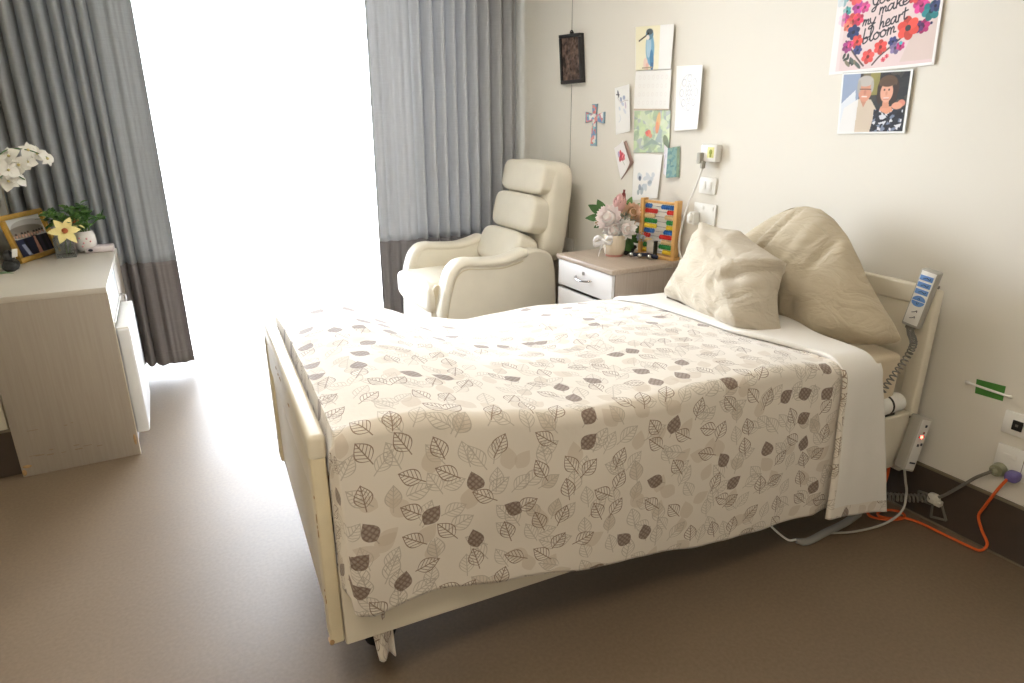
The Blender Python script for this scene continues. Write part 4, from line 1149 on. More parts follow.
# flowers
M['pink'] = mat('pink protea bract', srgb(242, 200, 196), .6, var=.10, nscale=25); M['pinktip'] = mat('dark red petal tip', srgb(150, 70, 66), .6, var=.1)
M['palepink'] = mat('pale pink protea bract', srgb(248, 236, 232), .6, var=.06, nscale=25); M['peach'] = mat('peach petals', srgb(244, 212, 186), .6, var=.10, nscale=20)
M['whitefl'] = mat('white petal', srgb(250, 248, 245), .6, var=.03); M['silver'] = mat('grey green bracts', srgb(172, 178, 160), .6, var=.12); M['tan'] = mat('tan flower centre', srgb(190, 160, 120), .8, var=.15, nscale=60)
def protea(c, axis, R, H, pm_, cm_, label, rows=4, n=13, openk=.55, group='flowers in the cream pot', tip=None, stem=True, name='protea_flower', centre=True):
    c = Vector(c) + Vector((.026, -.015, -.012)); ax = Vector(axis).normalized(); a = ax.orthogonal().normalized(); b = ax.cross(a)
    t = thing(name, label, 'flower', c, 0, group)
    q = MB(); tq = MB()
    for r_ in range(rows):
        f_ = r_ / max(1, rows - 1)
        for k in range(n):
            an = 2 * PI * (k + .5 * (r_ % 2)) / n; d = a * math.cos(an) + b * math.sin(an); op_ = openk * (1.15 - .75 * f_)
            dd = (ax * (1 - op_ * .6) + d * op_).normalized(); base = c + d * R * .22 * (1 - .5 * f_) + ax * H * .05 * r_
            L = H * (.78 + .22 * f_); q.leaf(base, dd, ax * .2 - d + ax * 0, L, R * .42, -.22, n=6)
            if tip: tq.leaf(base + dd * L * .72, dd, -d, L * .36, R * .26, -.15, n=5, thick=.0016)
    q.build('bracts', pm_, t)
    if tip: tq.build('bract_tips', tip, t)
    if centre:
        k_ = MB(); k_.superell(c + ax * H * .42, (R * .36, R * .36, R * .42), 1, 1, 16, 10)
        for k in range(26):
            an = 2.4 * k; rr = R * .34 * math.sqrt(k / 26); d = a * math.cos(an) + b * math.sin(an); k_.tube([c + ax * H * .5 + d * rr * .6, c + ax * H * .82 + d * rr * 1.15], .0016, 4)
        k_.build('centre', cm_, t)
    if stem:
        MB().tube(catmull([c + ax * .004, c * .55 + (vc + Vector((0, 0, .10))) * .45, vc + Vector((0, 0, .034))], 6), .0028, 6).build('stem', M['leaf2'], t)
    return t
cdv = Vector((-.62, -.74, .25))
protea((-.262, .874, .925), cdv + Vector((-.35, .15, .15)), .10, .085, M['palepink'], M['whitefl'], 'big pale pink protea at the front of the bouquet', 4, 14, .75)
protea((-.250, .852, .872), cdv + Vector((-.2, .1, -.1)), .08, .075, M['whitefl'], M['palepink'], 'white protea low over the rim of the cream pot', 3, 12, .70)
protea((-.200, .885, .955), Vector((-.25, -.3, .9)), .072, .098, M['pink'], M['pinktip'], 'pink protea bud with dark tip at the top of the bouquet', 4, 11, .34, tip=None)
protea((-.186, .880, 1.000), Vector((0.02, -.1, 1)), .042, .070, M['pinktip'], M['pinktip'], 'small dark red bud rising highest in the bouquet', 2, 8, .16, name='flower_bud', centre=False)
protea((-.156, .846, .945), cdv + Vector((.25, -.1, .1)), .078, .070, M['peach'], M['tan'], 'peach round flower on the right of the bouquet near the abacus', 4, 14, .80)
protea((-.190, .838, .910), cdv + Vector((.1, -.1, .5)), .050, .060, M['silver'], M['whitefl'], 'grey green spiky flower in the middle of the bouquet', 3, 16, .8)
protea((-.215, .815, .880), cdv + Vector((.2, -.2, -.1)), .075, .075, M['whitefl'], M['palepink'], 'white flower with pointed petals leaning right over the pot', 3, 10, .7)
protea((-.320, .905, .905), cdv + Vector((-.5, .4, 0)), .026, .024, M['whitefl'], M['tan'], 'tiny white blossom at the left end of the bouquet', 2, 7, .9, name='small_blossom')
protea((-.135, .790, .84), cdv + Vector((.5, -.3, -.3)), .034, .040, mat('pale blue grey petal', srgb(206, 212, 224), .6), M['silver'], 'pale blue grey flower hanging right of the pot by the abacus', 3, 9, .8)
def sprig(name, label, base, leaves, m_):
    SH = Vector((.026, -.015, -.012)); base = Vector(base) + SH; leaves = [(Vector(p_) + SH, d_, l_, w_) for p_, d_, l_, w_ in leaves]
    t = thing(name, label, 'foliage', base, 0, 'leaf sprigs in the cream pot')
    ps = [Vector(l[0]) for l in leaves]; MB().tube(catmull([vc + Vector((0, 0, .034)), (vc + Vector((0, 0, .12))) * .6 + ps[0] * .4, ps[0]], 6), .0022, 5).build('stem', M['leaf2'], t)
    for (p, d, L, W) in leaves:
        p = Vector(p); q = MB(); q.leaf(p, d, cdv + Vector((0, 0, .3)), L, W, .15, n=10); q.tube([p, p.lerp(ps[0], .9)], .0016, 4); q.build('leaf', m_, t)
sprig('leaf_sprig', 'sprig of three broad dark leaves on the upper left of the bouquet', (-.28, .93, .95), [((-.275, .925, .955), (-.22, .20, .62), .075, .046), ((-.285, .925, .950), (-.50, .30, .40), .085, .048), ((-.290, .920, .925), (-.60, .28, .06), .085, .042), ((-.30, .91, .895), (-.5, .2, -.2), .04, .024)], M['leaf'])
sprig('leaf_sprig', 'sprig of dark leaves hanging between the pot and the abacus', (-.17, .80, .84), [((-.185, .815, .85), (.45, -.25, -.35), .085, .05), ((-.19, .82, .83), (.25, -.15, -.75), .085, .045), ((-.175, .815, .865), (.7, -.35, .12), .08, .045), ((-.20, .81, .80), (.15, -.1, -.7), .06, .036)], M['leaf'])
sprig('leaf_sprig', 'sprig of lighter olive leaves behind the pink bud', (-.13, .88, .97), [((-.150, .885, .965), (.25, -.05, .75), .075, .036), ((-.135, .875, .955), (.55, -.2, .55), .07, .03)], M['leaf2'])
# abacus
AP0, AP1 = Vector((-.098, .775, TZ)), Vector((-.050, .553, TZ))
AX = AP1 - AP0; AWd = AX.length; AM = frame_from(AP0, (0, 0, 1), Vector((-AX.y, AX.x, 0)) * (1 if (-AX.y) < 0 else -1))
# local x runs along the base, y towards the room, z up
if (AM.to_3x3() @ Vector((1, 0, 0))).dot(AX) < 0:
    sgn = -1
else: sgn = 1
def ap(s, d, z): return AP0 + AX.normalized() * s + (AM.to_3x3() @ Vector((0, 1, 0))) * d + Vector((0, 0, z))
AH = .298
ab = thing('abacus', 'beech abacus with ten rows of coloured beads by the wall', 'abacus', (AP0 + AP1) / 2)
def abox(s0, d0, z0, s1, d1, z1):
    q = MB(); q.prism([ap(s0, d0, z0), ap(s1, d0, z0), ap(s1, d1, z0), ap(s0, d1, z0)], (0, 0, z1 - z0), .002, 2); return q
abox(-.004, -.030, 0, AWd + .004, .030, .016).build('base', M['wood_lt'], ab)
for s0 in (0, AWd - .020): abox(s0, -.021, .016, s0 + .020, .021, AH).build('post', M['wood_lt'], ab)
abox(.020, -.008, AH - .022, AWd - .020, .008, AH - .010).build('top_bar', M['wood_lt'], ab)
bc = [srgb(40, 104, 178), srgb(214, 48, 40), srgb(226, 200, 150), srgb(40, 140, 70), srgb(240, 208, 60)]
bm_ = [mat('bead colour %d' % i, c, .35) for i, c in enumerate(bc)]
order = [0, 1, 2, 3, 4, 0, 1, 2, 3, 4]
left = [3, 6, 5, 6, 6, 5, 3, 4, 3, 5]
bead_me = {}
for r_ in range(10):
    z = AH - .038 - r_ * .0252
    MB().cyl(ap(.018, 0, z), ap(AWd - .018, 0, z), .0016, 8).build('rod', M['chrome'], ab)
    sp_ = .0122; inner0, inner1 = .0275, AWd - .0275
    for k in range(10):
        s = inner0 + k * sp_ if k < left[r_] else inner1 - (9 - k) * sp_
        key = order[r_]
        if key not in bead_me:
            q = MB(); q.superell((0, 0, 0), (.0122, .0060, .0122), 1, .8, 14, 8)
            o = q.build('bead', bm_[key], ab, local=True); bead_me[key] = o.data
        else:
            o = bpy.data.objects.new('bead', bead_me[key]); COL.objects.link(o); o.parent = ab
        wm = Matrix.Translation(ap(s, 0, z)) @ rz(math.atan2(AX.y, AX.x) - PI / 2)
        o.matrix_local = world_of(ab).inverted() @ wm
# silver tin in front of the abacus
tb = ap(.098, .030, 0)
tn = thing('silver_box', 'small upright silver box in front of the abacus', 'box', tb)
TM = Matrix.Translation(tb) @ rz(math.atan2(AX.y, AX.x))
MB(TM).box((-.025, -.013, 0), (.018, .013, .088), .003).build('carton', mat('silver card', srgb(196, 188, 178), .35, metal=.4, var=.12, nscale=50), tn)
MB(TM).box((.0182, -.013, 0), (.026, .013, .090), .001).build('dark_edge', M['black'], tn)
# bell wrist strap
bsl = thing('bell_strap', 'navy wrist strap with three silver bells on the bedside cabinet', 'bell strap', (-.14, .68, TZ))
stp = catmull([(-.175, .750, TZ + .010), (-.158, .705, TZ + .016), (-.135, .662, TZ + .018), (-.108, .622, TZ + .010)], 8)
sb = MB(); sb.tube(stp, .010, 10); sb.build('strap', mat('navy webbing', srgb(36, 42, 62), .8, var=.15), bsl)
for p in ((-.190, .735, TZ + .013), (-.170, .690, TZ + .013), (-.146, .645, TZ + .013)):
    q = MB(); q.sphere(p, .0130, 20, 12); o = q.build('bell', M['chrome'], bsl)
    MB().box((p[0] - .0135, p[1] - .0008, p[2] - .004), (p[0] - .009, p[1] + .0008, p[2] + .004)).build('slot', M['black'], o)
bs2 = thing('black_strap', 'crumpled black strap beside the cream flower pot', 'strap', (-.145, .80, TZ))
q = MB(); q.tube(catmull([(-.185, .800, TZ + .009), (-.162, .792, TZ + .013), (-.140, .790, TZ + .020), (-.118, .800, TZ + .030), (-.108, .806, TZ + .040)], 8), .011, 10, radii=[.009 + .003 * math.sin(i * .5) for i in range(33)])
q.build('webbing', M['black'], bs2)
q = MB(); q.superell((-.198, .815, TZ + .011), (.012, .018, .011), 1, 1, 20, 12)
single('white_pebble', q, mat('white stone', srgb(228, 222, 208), .5), 'small white pebble between the cream pot and the black strap', 'pebble', (-.198, .815, TZ))
# ------------------------------------------------------------------ pictures and papers on the right-hand wall (x = 0)
def sheet_fn(TL, TR, BR, BL, off=.0004, curl=.0, curlb=0.0, curlp=2.5):
    def fn(a, b):
        y = (TL[0] * (1 - a) + TR[0] * a) * b + (BL[0] * (1 - a) + BR[0] * a) * (1 - b)
        z = (TL[1] * (1 - a) + TR[1] * a) * b + (BL[1] * (1 - a) + BR[1] * a) * (1 - b)
        return Vector((-off - curl * a ** curlp - curlb * (1 - b) ** 2.0, y, z))
    return fn
def sheet(name, label, cat, cv, corners, group=None, **kw):
    fn = sheet_fn(*corners, **kw); c = fn(.5, .0)
    o = picture(name, cv, fn, M['print'], None, c)
    return set_props(o, label, cat, group)
GP = 'papers taped to the wall'
# kingfisher calendar: picture page and the plain page under it
c = Canvas(.30, .205, 120, (246, 244, 238)); c.rect(.004, .0, .192, .205, (242, 236, 208)).ell(.10, .16, .10, .08, (240, 232, 200), a=.6, soft=.04)
c.ell(.118, .10, .034, .078, (128, 178, 206), rot=.06).ell(.108, .112, .020, .055, (176, 206, 222)).ell(.135, .045, .016, .050, (84, 136, 178), rot=.1).poly([(.128, .035), (.15, .035), (.145, .002), (.136, .002)], (70, 110, 150))
c.ell(.112, .165, .030, .024, (110, 150, 170)).ell(.112, .178, .026, .014, (84, 96, 100)).line([(.098, .166), (.03, .138)], .007, (60, 56, 52)).ell(.102, .170, .005, .005, (30, 28, 28)).ell(.098, .152, .014, .012, (238, 230, 220))
c.ell(.085, .03, .018, .028, (240, 214, 200)).ell(.10, .018, .012, .016, (236, 190, 176)).line([(.06, .01), (.14, .012)], .006, (176, 156, 130)).rect(.192, 0, .30, .205, (246, 245, 241))
sheet('bird_picture', 'calendar page with a blue kingfisher, topmost sheet of the paper column', 'picture', c, [(1.036, 1.862), (.728, 1.842), (.724, 1.642), (1.013, 1.652)], curl=.016, curlb=.004)
c = Canvas(.30, .19, 120, (246, 244, 240))
for k in range(7):
    for j in range(4): c.ell(.04 + .037 * k, .035 + .04 * j, .010, .010, (238, 234, 230)).ell(.04 + .037 * k, .035 + .04 * j, .007, .007, (246, 244, 240))
c.rect(0, 0, .30, .006, (214, 196, 176))
sheet('calendar_page', 'blank white calendar page directly under the kingfisher picture', 'paper', c, [(1.013, 1.652), (.724, 1.641), (.722, 1.453), (1.011, 1.457)], curl=.014)
c = Canvas(.285, .21, 130, (166, 186, 160)); mk = np.ones(c.X.shape)
c.speckle(mk, [(182, 200, 178), (204, 222, 182), (214, 226, 196), (170, 186, 184), (190, 200, 196), (220, 230, 206)], .024, 3)
for k in range(16):
    rnd = random.Random(40 + k); c.ell(.285 * rnd.random(), .21 * rnd.random(), .02 + .03 * rnd.random(), .012 + .02 * rnd.random(), rnd.choice([(208, 226, 172), (220, 234, 190), (170, 186, 190), (180, 198, 180), (160, 182, 150)]), rnd.random() * 3, a=.6)
c.ell(.192, .150, .017, .052, (238, 190, 130), -.15, a=.9).ell(.186, .125, .014, .03, (236, 150, 120), a=.7).ell(.118, .098, .020, .016, (232, 130, 110), .5).ell(.135, .085, .014, .012, (226, 160, 130)).ell(.105, .10, .012, .009, (222, 110, 110)).poly([(.06, .02), (.15, .07), (.24, .03), (.15, .045)], (148, 168, 160), a=.8)
c.ell(.26, .05, .02, .04, (96, 110, 80), .4, a=.7)
sheet('parrot_picture', 'green picture of an orange and red bird, middle of the paper column', 'picture', c, [(1.002, 1.452), (.716, 1.453), (.709, 1.252), (.990, 1.238)], curl=.004, off=.003)
c = Canvas(.15, .24, 64, (248, 247, 244)); rnd = random.Random(8)
for (x, y, q) in ((.03, .205, (90, 90, 96)), (.055, .175, (150, 160, 190)), (.085, .18, (160, 170, 200)), (.07, .15, (200, 206, 226)), (.10, .14, (210, 190, 210)), (.04, .13, (214, 220, 232)), (.09, .11, (220, 224, 236))):
    c.ell(x, y, .006 + .005 * rnd.random(), .012 + .008 * rnd.random(), q, rnd.random() * 2, a=.8)
c.line([(.02, .19), (.05, .16), (.10, .165), (.13, .16)], .003, (200, 190, 190)).line([(.03, .06), (.05, .075), (.04, .10)], .002, (190, 200, 220)).line([(.012, .205), (.04, .20)], .004, (70, 70, 76))
sheet('drawing', 'narrow white sheet with small bluish drawings, left of the paper column', 'drawing', c, [(1.184, 1.573), (1.038, 1.587), (1.008, 1.350), (1.155, 1.328)], curl=.018)
c = Canvas(.20, .29, 96, (249, 249, 247)); cx, cy = .100, .170
for k in range(8):
    an = 2 * PI * k / 8; r = .058
    P = [(cx + (r + .014 * math.cos(t)) * math.cos(an) * .98 - .016 * math.sin(t) * math.sin(an), cy + (r + .014 * math.cos(t)) * math.sin(an) * 1.1 + .016 * math.sin(t) * math.cos(an)) for t in [2 * PI * i / 14 for i in range(15)]]
    c.line(P, .0022, (176, 178, 190)); P2 = [(cx + .030 * math.cos(an + t * .35) * .8 * (1 + .25 * math.cos(3 * t)), cy + .034 * math.sin(an + t * .35) * (1 + .25 * math.cos(3 * t))) for t in [i / 5 - 1 for i in range(11)]]
    c.line(P2, .0020, (182, 184, 194)); c.line([(cx, cy), (cx + .036 * math.cos(an + .39), cy + .05 * math.sin(an + .39))], .0018, (190, 192, 200))
c.line([(cx + .072 * math.cos(t), cy + .082 * math.sin(t)) for t in [2 * PI * i / 40 for i in range(41)]], .0016, (190, 192, 200)); c.ell(cx, cy, .012, .014, (190, 192, 202)).ell(cx, cy, .009, .011, (248, 248, 246)); c.rect(0, .014, .2, .016, (238, 236, 230))
sheet('mandala_drawing', 'tall white sheet with a grey mandala outline, right of the paper column', 'drawing', c, [(.706, 1.654), (.511, 1.646), (.501, 1.366), (.677, 1.355)], curl=.020, curlb=.010)
# pink flower card standing open on its edge
c = Canvas(.12, .14, 64, (248, 244, 242)); c.flower(.045, .085, .026, (222, 88, 104), (190, 60, 80)).flower(.07, .068, .018, (232, 130, 140), (200, 80, 96)).ell(.03, .10, .010, .014, (196, 176, 206)).line([(.05, .06), (.06, .03)], .003, (180, 190, 170))
pk = thing('greeting_card', 'tilted white card with a pink flower, lower left of the papers', 'card', (-.012, 1.06, 1.10), 0, None)
pkf = sheet_fn((1.157, 1.257), (1.055, 1.303), (.985, 1.190), (1.085, 1.092), off=.006, curl=.024)
picture('front', c, pkf, M['print'], pk)
pkb = sheet_fn((1.157, 1.257), (1.052, 1.300), (.980, 1.188), (1.085, 1.090), off=.001, curl=.006)
q = MB(); q.grid(lambda a, b: pkb(a, b), 6, 6)
o = q.build('back', mat('pinkish card', srgb(190, 160, 150), .6), pk, recalc=False); solidify(o, .0012, 0)
# lower sheet with soft blue blots
c = Canvas(.235, .24, 90, (248, 247, 244)); rnd = random.Random(77)
for k in range(13): c.ell(.05 + .13 * rnd.random(), .06 + .07 * rnd.random(), .012 + .014 * rnd.random(), .008 + .009 * rnd.random(), rnd.choice([(206, 214, 222), (180, 192, 206), (220, 224, 228), (196, 206, 212)]), rnd.random() * 3, a=.7)
c.ell(.062, .112, .011, .013, (84, 96, 116), .3, a=.9).ell(.065, .065, .012, .016, (110, 122, 144), .2, a=.7).ell(.085, .045, .014, .020, (136, 148, 160), a=.6).ell(.15, .09, .02, .010, (150, 160, 168), a=.5).ell(.055, .04, .012, .014, (122, 140, 150), a=.6)
sheet('painting', 'white sheet with blurry blue blots, lowest of the paper column above the flowers', 'picture', c, [(.989, 1.238), (.751, 1.237), (.766, 1.020), (.984, .985)], curl=.010)
# teal card standing open at the right of the column
tc = thing('greeting_card', 'open card with a teal back jutting out above the abacus', 'card', (-.02, .68, 1.125), 0, None)
c = Canvas(.10, .14, 48, (240, 238, 242)); 
for k in range(6): rnd = random.Random(k + 3); c.ell(.02 + .05 * rnd.random(), .03 + .08 * rnd.random(), .006 + .006 * rnd.random(), .010, rnd.choice([(214, 190, 216), (196, 204, 228), (226, 214, 230)]), a=.8)
picture('front', c, lambda a, b: Vector((-.004 - .026 * a, .752 - .060 * a - .012 * (1 - b) * (1 - a), (1.145 - .010 * a) * (1 - b) + (1.290 - .018 * a) * b)), M['print'], tc)
c = Canvas(.09, .15, 48, (134, 172, 176)); c.speckle(np.ones(c.X.shape), [(128, 168, 174), (146, 184, 184), (116, 156, 162), (156, 188, 180)], .016, 5).rect(.07, 0, .09, .15, (150, 160, 120), .6)
picture('back', c, lambda a, b: Vector((-.030 + .024 * a, .692 - .070 * a + .012 * b * a, (1.128 + .008 * a) * (1 - b) + (1.272 + .012 * a) * b)), M['print'], tc)
# big poster in a clear sleeve
PW, PH = .392, .420
c = Canvas(PW, PH, 260, (226, 204, 204)); c.ell(.22, .22, .20, .2, (228, 208, 206), a=.6, soft=.08).poly([(.27, .02), (.392, .02), (.392, .16), (.30, .10)], (214, 196, 186), a=.7)
rnd = random.Random(12)
def z2(zx, zy): return ((zx - 95) / 495 * PW, (330 - zy) / 4.55 * .0031 + .004)
c.line([z2(165, 170), z2(215, 240), z2(250, 285), z2(268, 305)], .006, (92, 72, 70), smooth=True).line([z2(310, 305), z2(345, 262), z2(395, 220), z2(430, 190)], .006, (92, 72, 70), smooth=True)
for (zx, zy) in ((165, 245), (185, 250), (200, 270), (175, 262), (195, 285), (215, 285)): c.ell(*z2(zx, zy), .011, .005, (60, 66, 60), rnd.random() * 2.5)
for (zx, zy) in ((185, 285), (210, 275), (230, 290), (240, 300)): c.ell(*z2(zx, zy), .016, .006, rnd.choice([(196, 150, 120), (130, 120, 100), (90, 96, 90)]), -.8)
FL = [(150, 20, .018, (70, 150, 150)), (140, 60, .024, (190, 60, 130)), (205, 10, .024, (186, 70, 150)), (240, 15, .020, (212, 80, 140)), (190, 75, .030, (226, 84, 74)), (165, 95, .020, (232, 120, 100)), (215, 70, .022, (206, 60, 90)),
      (197, 130, .027, (40, 54, 100)), (222, 180, .025, (224, 80, 70)), (175, 200, .022, (150, 60, 120)), (230, 222, .018, (62, 66, 116)), (190, 190, .014, (210, 70, 120)), (285, 262, .026, (226, 84, 78)), (340, 222, .026, (222, 76, 70)), (395, 203, .018, (58, 64, 120)), (410, 235, .022, (126, 110, 150)), (432, 228, .016, (190, 60, 120)),
      (520, 150, .024, (176, 50, 110)), (500, 150, .020, (90, 50, 100)), (500, 50, .030, (206, 70, 140)), (490, 20, .022, (196, 60, 120)), (465, 5, .024, (222, 80, 80)), (545, 85, .032, (44, 126, 130)), (560, 65, .020, (60, 70, 110)), (530, 0, .018, (60, 70, 120)), (455, 148, .040, (222, 78, 66)), (575, 20, .012, (226, 100, 110)), (360, 285, .009, (226, 96, 110)), (375, 270, .008, (226, 96, 110)), (553, 140, .005, (50, 54, 90)),
      (120, -40, .026, (60, 130, 140)), (190, -45, .030, (224, 90, 90)), (270, -75, .028, (190, 60, 130)), (350, -85, .026, (226, 100, 90)), (430, -70, .028, (70, 80, 130)), (500, -45, .030, (216, 80, 110))]
for zx, zy, r, col in FL: c.flower(*z2(zx, zy), r * .92, col, tuple(int(v * .55) for v in col), 6, rnd.random() * 2)
c.ell(*z2(455, 148), .010, .010, (60, 60, 66)); c.ell(*z2(432, 215), .006, .006, (80, 180, 190))
# brush lettering: strokes on a unit grid (x-height 1)
G = {'y': ([[(0, 1), (.08, .45), (.3, .1), (.55, .3), (.68, 1)], [(.68, 1), (.55, .1), (.35, -.75), (.05, -.8), (.1, -.45), (.75, .05)]], .80), 'o': ([[(.4, 1), (.1, .75), (.05, .3), (.3, 0), (.6, .25), (.6, .75), (.38, 1), (.5, .8), (.8, .75)]], .76),
     'u': ([[(.05, 1), (.05, .35), (.25, 0), (.5, .2), (.62, 1)], [(.62, 1), (.6, .3), (.75, 0), (.95, .2)]], .88), 'm': ([[(.05, 0), (.12, 1)], [(.1, .5), (.3, .95), (.42, .7), (.4, 0)], [(.41, .5), (.62, .95), (.74, .7), (.72, .15), (.95, .1)]], .92),
     'a': ([[(.62, .85), (.35, 1), (.05, .6), (.1, .1), (.35, .05), (.6, .6)], [(.66, 1), (.62, .25), (.75, 0), (.92, .15)]], .86), 'k': ([[(.1, 0), (.2, 2.0)], [(.62, 1.0), (.15, .5), (.38, .6), (.5, .15), (.78, 0)]], .74),
     'e': ([[(.05, .4), (.45, .55), (.5, .9), (.25, 1), (.05, .5), (.2, .03), (.5, .05), (.72, .3)]], .66), 'h': ([[(.05, 0), (.22, 2.0)], [(.1, .4), (.35, .95), (.5, .7), (.46, .1), (.72, .1)]], .74), 'r': ([[(.08, 0), (.12, 1)], [(.11, .5), (.3, .95), (.55, .92)]], .56),
     't': ([[(.3, 1.7), (.22, .3), (.35, 0), (.6, .15)], [(0, 1.15), (.62, 1.25)]], .60), 'b': ([[(.22, 2.1), (.08, .2), (.3, 0), (.58, .3), (.5, .8), (.18, .7), (.5, .65), (.8, .75)]], .74), 'l': ([[(.05, .3), (.4, 1.5), (.35, 2.1), (.18, 1.7), (.14, .3), (.3, 0), (.5, .2)]], .48), ' ': ([], .55)}
def write(txt, x0, y0, x1, y1, xh, wd):
    tot = sum(G[ch][1] for ch in txt); L = math.hypot(x1 - x0, y1 - y0); sx = L / tot; an = math.atan2(y1 - y0, x1 - x0); x = 0
    for ch in txt:
        for st_ in G[ch][0]:
            pts = [((x + px_) * sx + .16 * py_ * xh, py_ * xh) for px_, py_ in st_]
            pts = [(x0 + math.cos(an) * a - math.sin(an) * b, y0 + math.sin(an) * a + math.cos(an) * b) for a, b in pts]
            c.line(pts, wd, (46, 44, 52), smooth=len(pts) > 2)
        x += G[ch][1]
def wz(t, a, b, xh): write(t, *z2(*a), *z2(*b), xh * .78, .0047)
wz('bloom', (248, 195), (400, 160), .029); wz('my', (238, 105), (300, 100), .024); wz('heart', (322, 132), (445, 102), .027); wz('make', (312, 62), (442, 32), .026); wz('you', (275, 18), (372, 0), .027)
c.rect(0, 0, .026, PH, (244, 240, 240), .85).rect(.026, 0, .040, PH, (238, 226, 226), .5).rect(0, 0, PW, .010, (244, 242, 240)).rect(PW - .010, 0, PW, PH, (240, 238, 236))
sheet('poster', 'floral poster reading you make my heart bloom, high on the wall', 'poster', c, [(-.128, 1.985), (-.510, 1.990), (-.531, 1.579), (-.1385, 1.568)], off=.0025, curl=.004)
# photo of a couple
c = Canvas(.268, .21, 150, (58, 56, 54)); c.speckle(np.ones(c.X.shape), [(50, 50, 50), (62, 60, 56), (44, 44, 46), (74, 70, 62)], .02, 9)
c.rect(0, 0, .075, .21, (150, 164, 190)).poly([(.0, .10), (.06, .15), (.075, .0), (0, 0)], (222, 226, 232)).rect(.085, .12, .115, .21, (120, 110, 84)).rect(.115, .13, .15, .21, (168, 158, 84), .8)
c.poly([(.03, 0), (.05, .10), (.085, .125), (.125, .115), (.15, .08), (.145, 0)], (206, 190, 170)).poly([(.0, 0), (.02, .09), (.075, .12), (.07, 0)], (232, 230, 228)).poly([(.08, .12), (.097, .09), (.11, .118)], (196, 140, 116))
c.ell(.098, .145, .026, .036, (212, 150, 124)).ell(.097, .178, .030, .018, (190, 184, 176)).ell(.073, .160, .007, .022, (176, 170, 162)).ell(.124, .160, .006, .02, (176, 170, 162)).line([(.078, .152), (.120, .150)], .003, (90, 70, 64)).line([(.088, .127), (.106, .126)], .004, (240, 224, 214)).ell(.098, .140, .005, .008, (196, 130, 108))
c.poly([(.13, 0), (.145, .075), (.18, .095), (.235, .085), (.262, .04), (.26, 0)], (44, 44, 52)); c.speckle(((c.X > .14) & (c.X < .25) & (c.Y < .082)).astype(float), [(40, 42, 52), (214, 214, 220), (46, 48, 60), (120, 130, 150), (36, 36, 44)], .010, 6)
c.ell(.185, .150, .040, .046, (62, 46, 38)).ell(.183, .170, .034, .024, (96, 74, 54)).poly([(.165, .09), (.205, .09), (.212, .075), (.19, .065), (.16, .078)], (224, 158, 128)).ell(.208, .128, .013, .034, (58, 42, 36)).ell(.156, .130, .011, .03, (58, 42, 36)).poly([(.172, .115), (.192, .115), (.196, .085), (.168, .085)], (214, 150, 122)).ell(.181, .138, .0235, .034, (226, 168, 142)).ell(.181, .168, .026, .012, (92, 70, 52)).line([(.173, .119), (.190, .119)], .0035, (238, 214, 204)).line([(.172, .1155), (.191, .1155)], .0018, (176, 96, 92)).ell(.181, .134, .004, .007, (212, 150, 124)).ell(.172, .146, .003, .003, (50, 36, 34)).ell(.189, .146, .003, .003, (50, 36, 34)).ell(.24, .10, .014, .012, (216, 140, 120)).ell(.225, .092, .02, .012, (224, 160, 134))
c.rect(0, 0, .268, .007, (240, 240, 238)).rect(0, 0, .007, .21, (240, 240, 238)).rect(.258, 0, .268, .21, (240, 240, 238)).rect(0, .204, .268, .21, (240, 240, 238))
sheet('couple_photo', 'photo of a grey-haired man and dark-haired woman, taped below the poster', 'photo', c, [(-.197, 1.573), (-.466, 1.571), (-.476, 1.363), (-.213, 1.355)], off=.004, curl=.003)
# small patterned cross
crs = [(y_ - .014, z_) for y_, z_ in [(1.392, 1.494), (1.344, 1.494), (1.350, 1.436), (1.272, 1.450), (1.272, 1.388), (1.350, 1.400), (1.338, 1.262), (1.396, 1.262), (1.384, 1.402), (1.455, 1.390), (1.455, 1.452), (1.384, 1.438)]]
cr = thing('cross', 'small flat cross painted in turquoise and coral on the wall', 'cross', (-.006, 1.36, 1.26))
q = MB(); q.prism([(.0, y, z) for y, z in crs], (-.010, 0, 0), .001, 1)
q.build('board', mat('turquoise enamel', srgb(140, 164, 178), .4), cr, angle=20)
mk, nt, b = new_mat('painted mosaic'); setp(b, .35)
vo = nt.nodes.new('ShaderNodeTexVoronoi'); vo.inputs['Scale'].default_value = 52; nt.links.new(texco(nt, 'Object'), vo.inputs['Vector'])
sp = nt.nodes.new('ShaderNodeSeparateColor'); nt.links.new(vo.outputs['Color'], sp.inputs[0]); rp = nt.nodes.new('ShaderNodeValToRGB'); rp.color_ramp.interpolation = 'CONSTANT'
cols = [(130, 176, 200), (216, 124, 122), (146, 202, 202), (226, 154, 146), (240, 236, 230), (122, 152, 192), (200, 144, 160)]
while len(rp.color_ramp.elements) < len(cols): rp.color_ramp.elements.new(.5)
for i, e in enumerate(rp.color_ramp.elements): e.position = i / len(cols); e.color = (*srgb(*cols[i]), 1)
nt.links.new(sp.outputs[0], rp.inputs[0]); nt.links.new(rp.outputs[0], b.inputs['Base Color'])
cc = Vector((0, 1.352, 1.41)); q = MB(); q.prism([(-.0095, cc.y + (y - cc.y) * .88, cc.z + (z - cc.z) * .92) for y, z in crs], (-.0015, 0, 0)); q.build('painted_mosaic', mk, cr, angle=20)
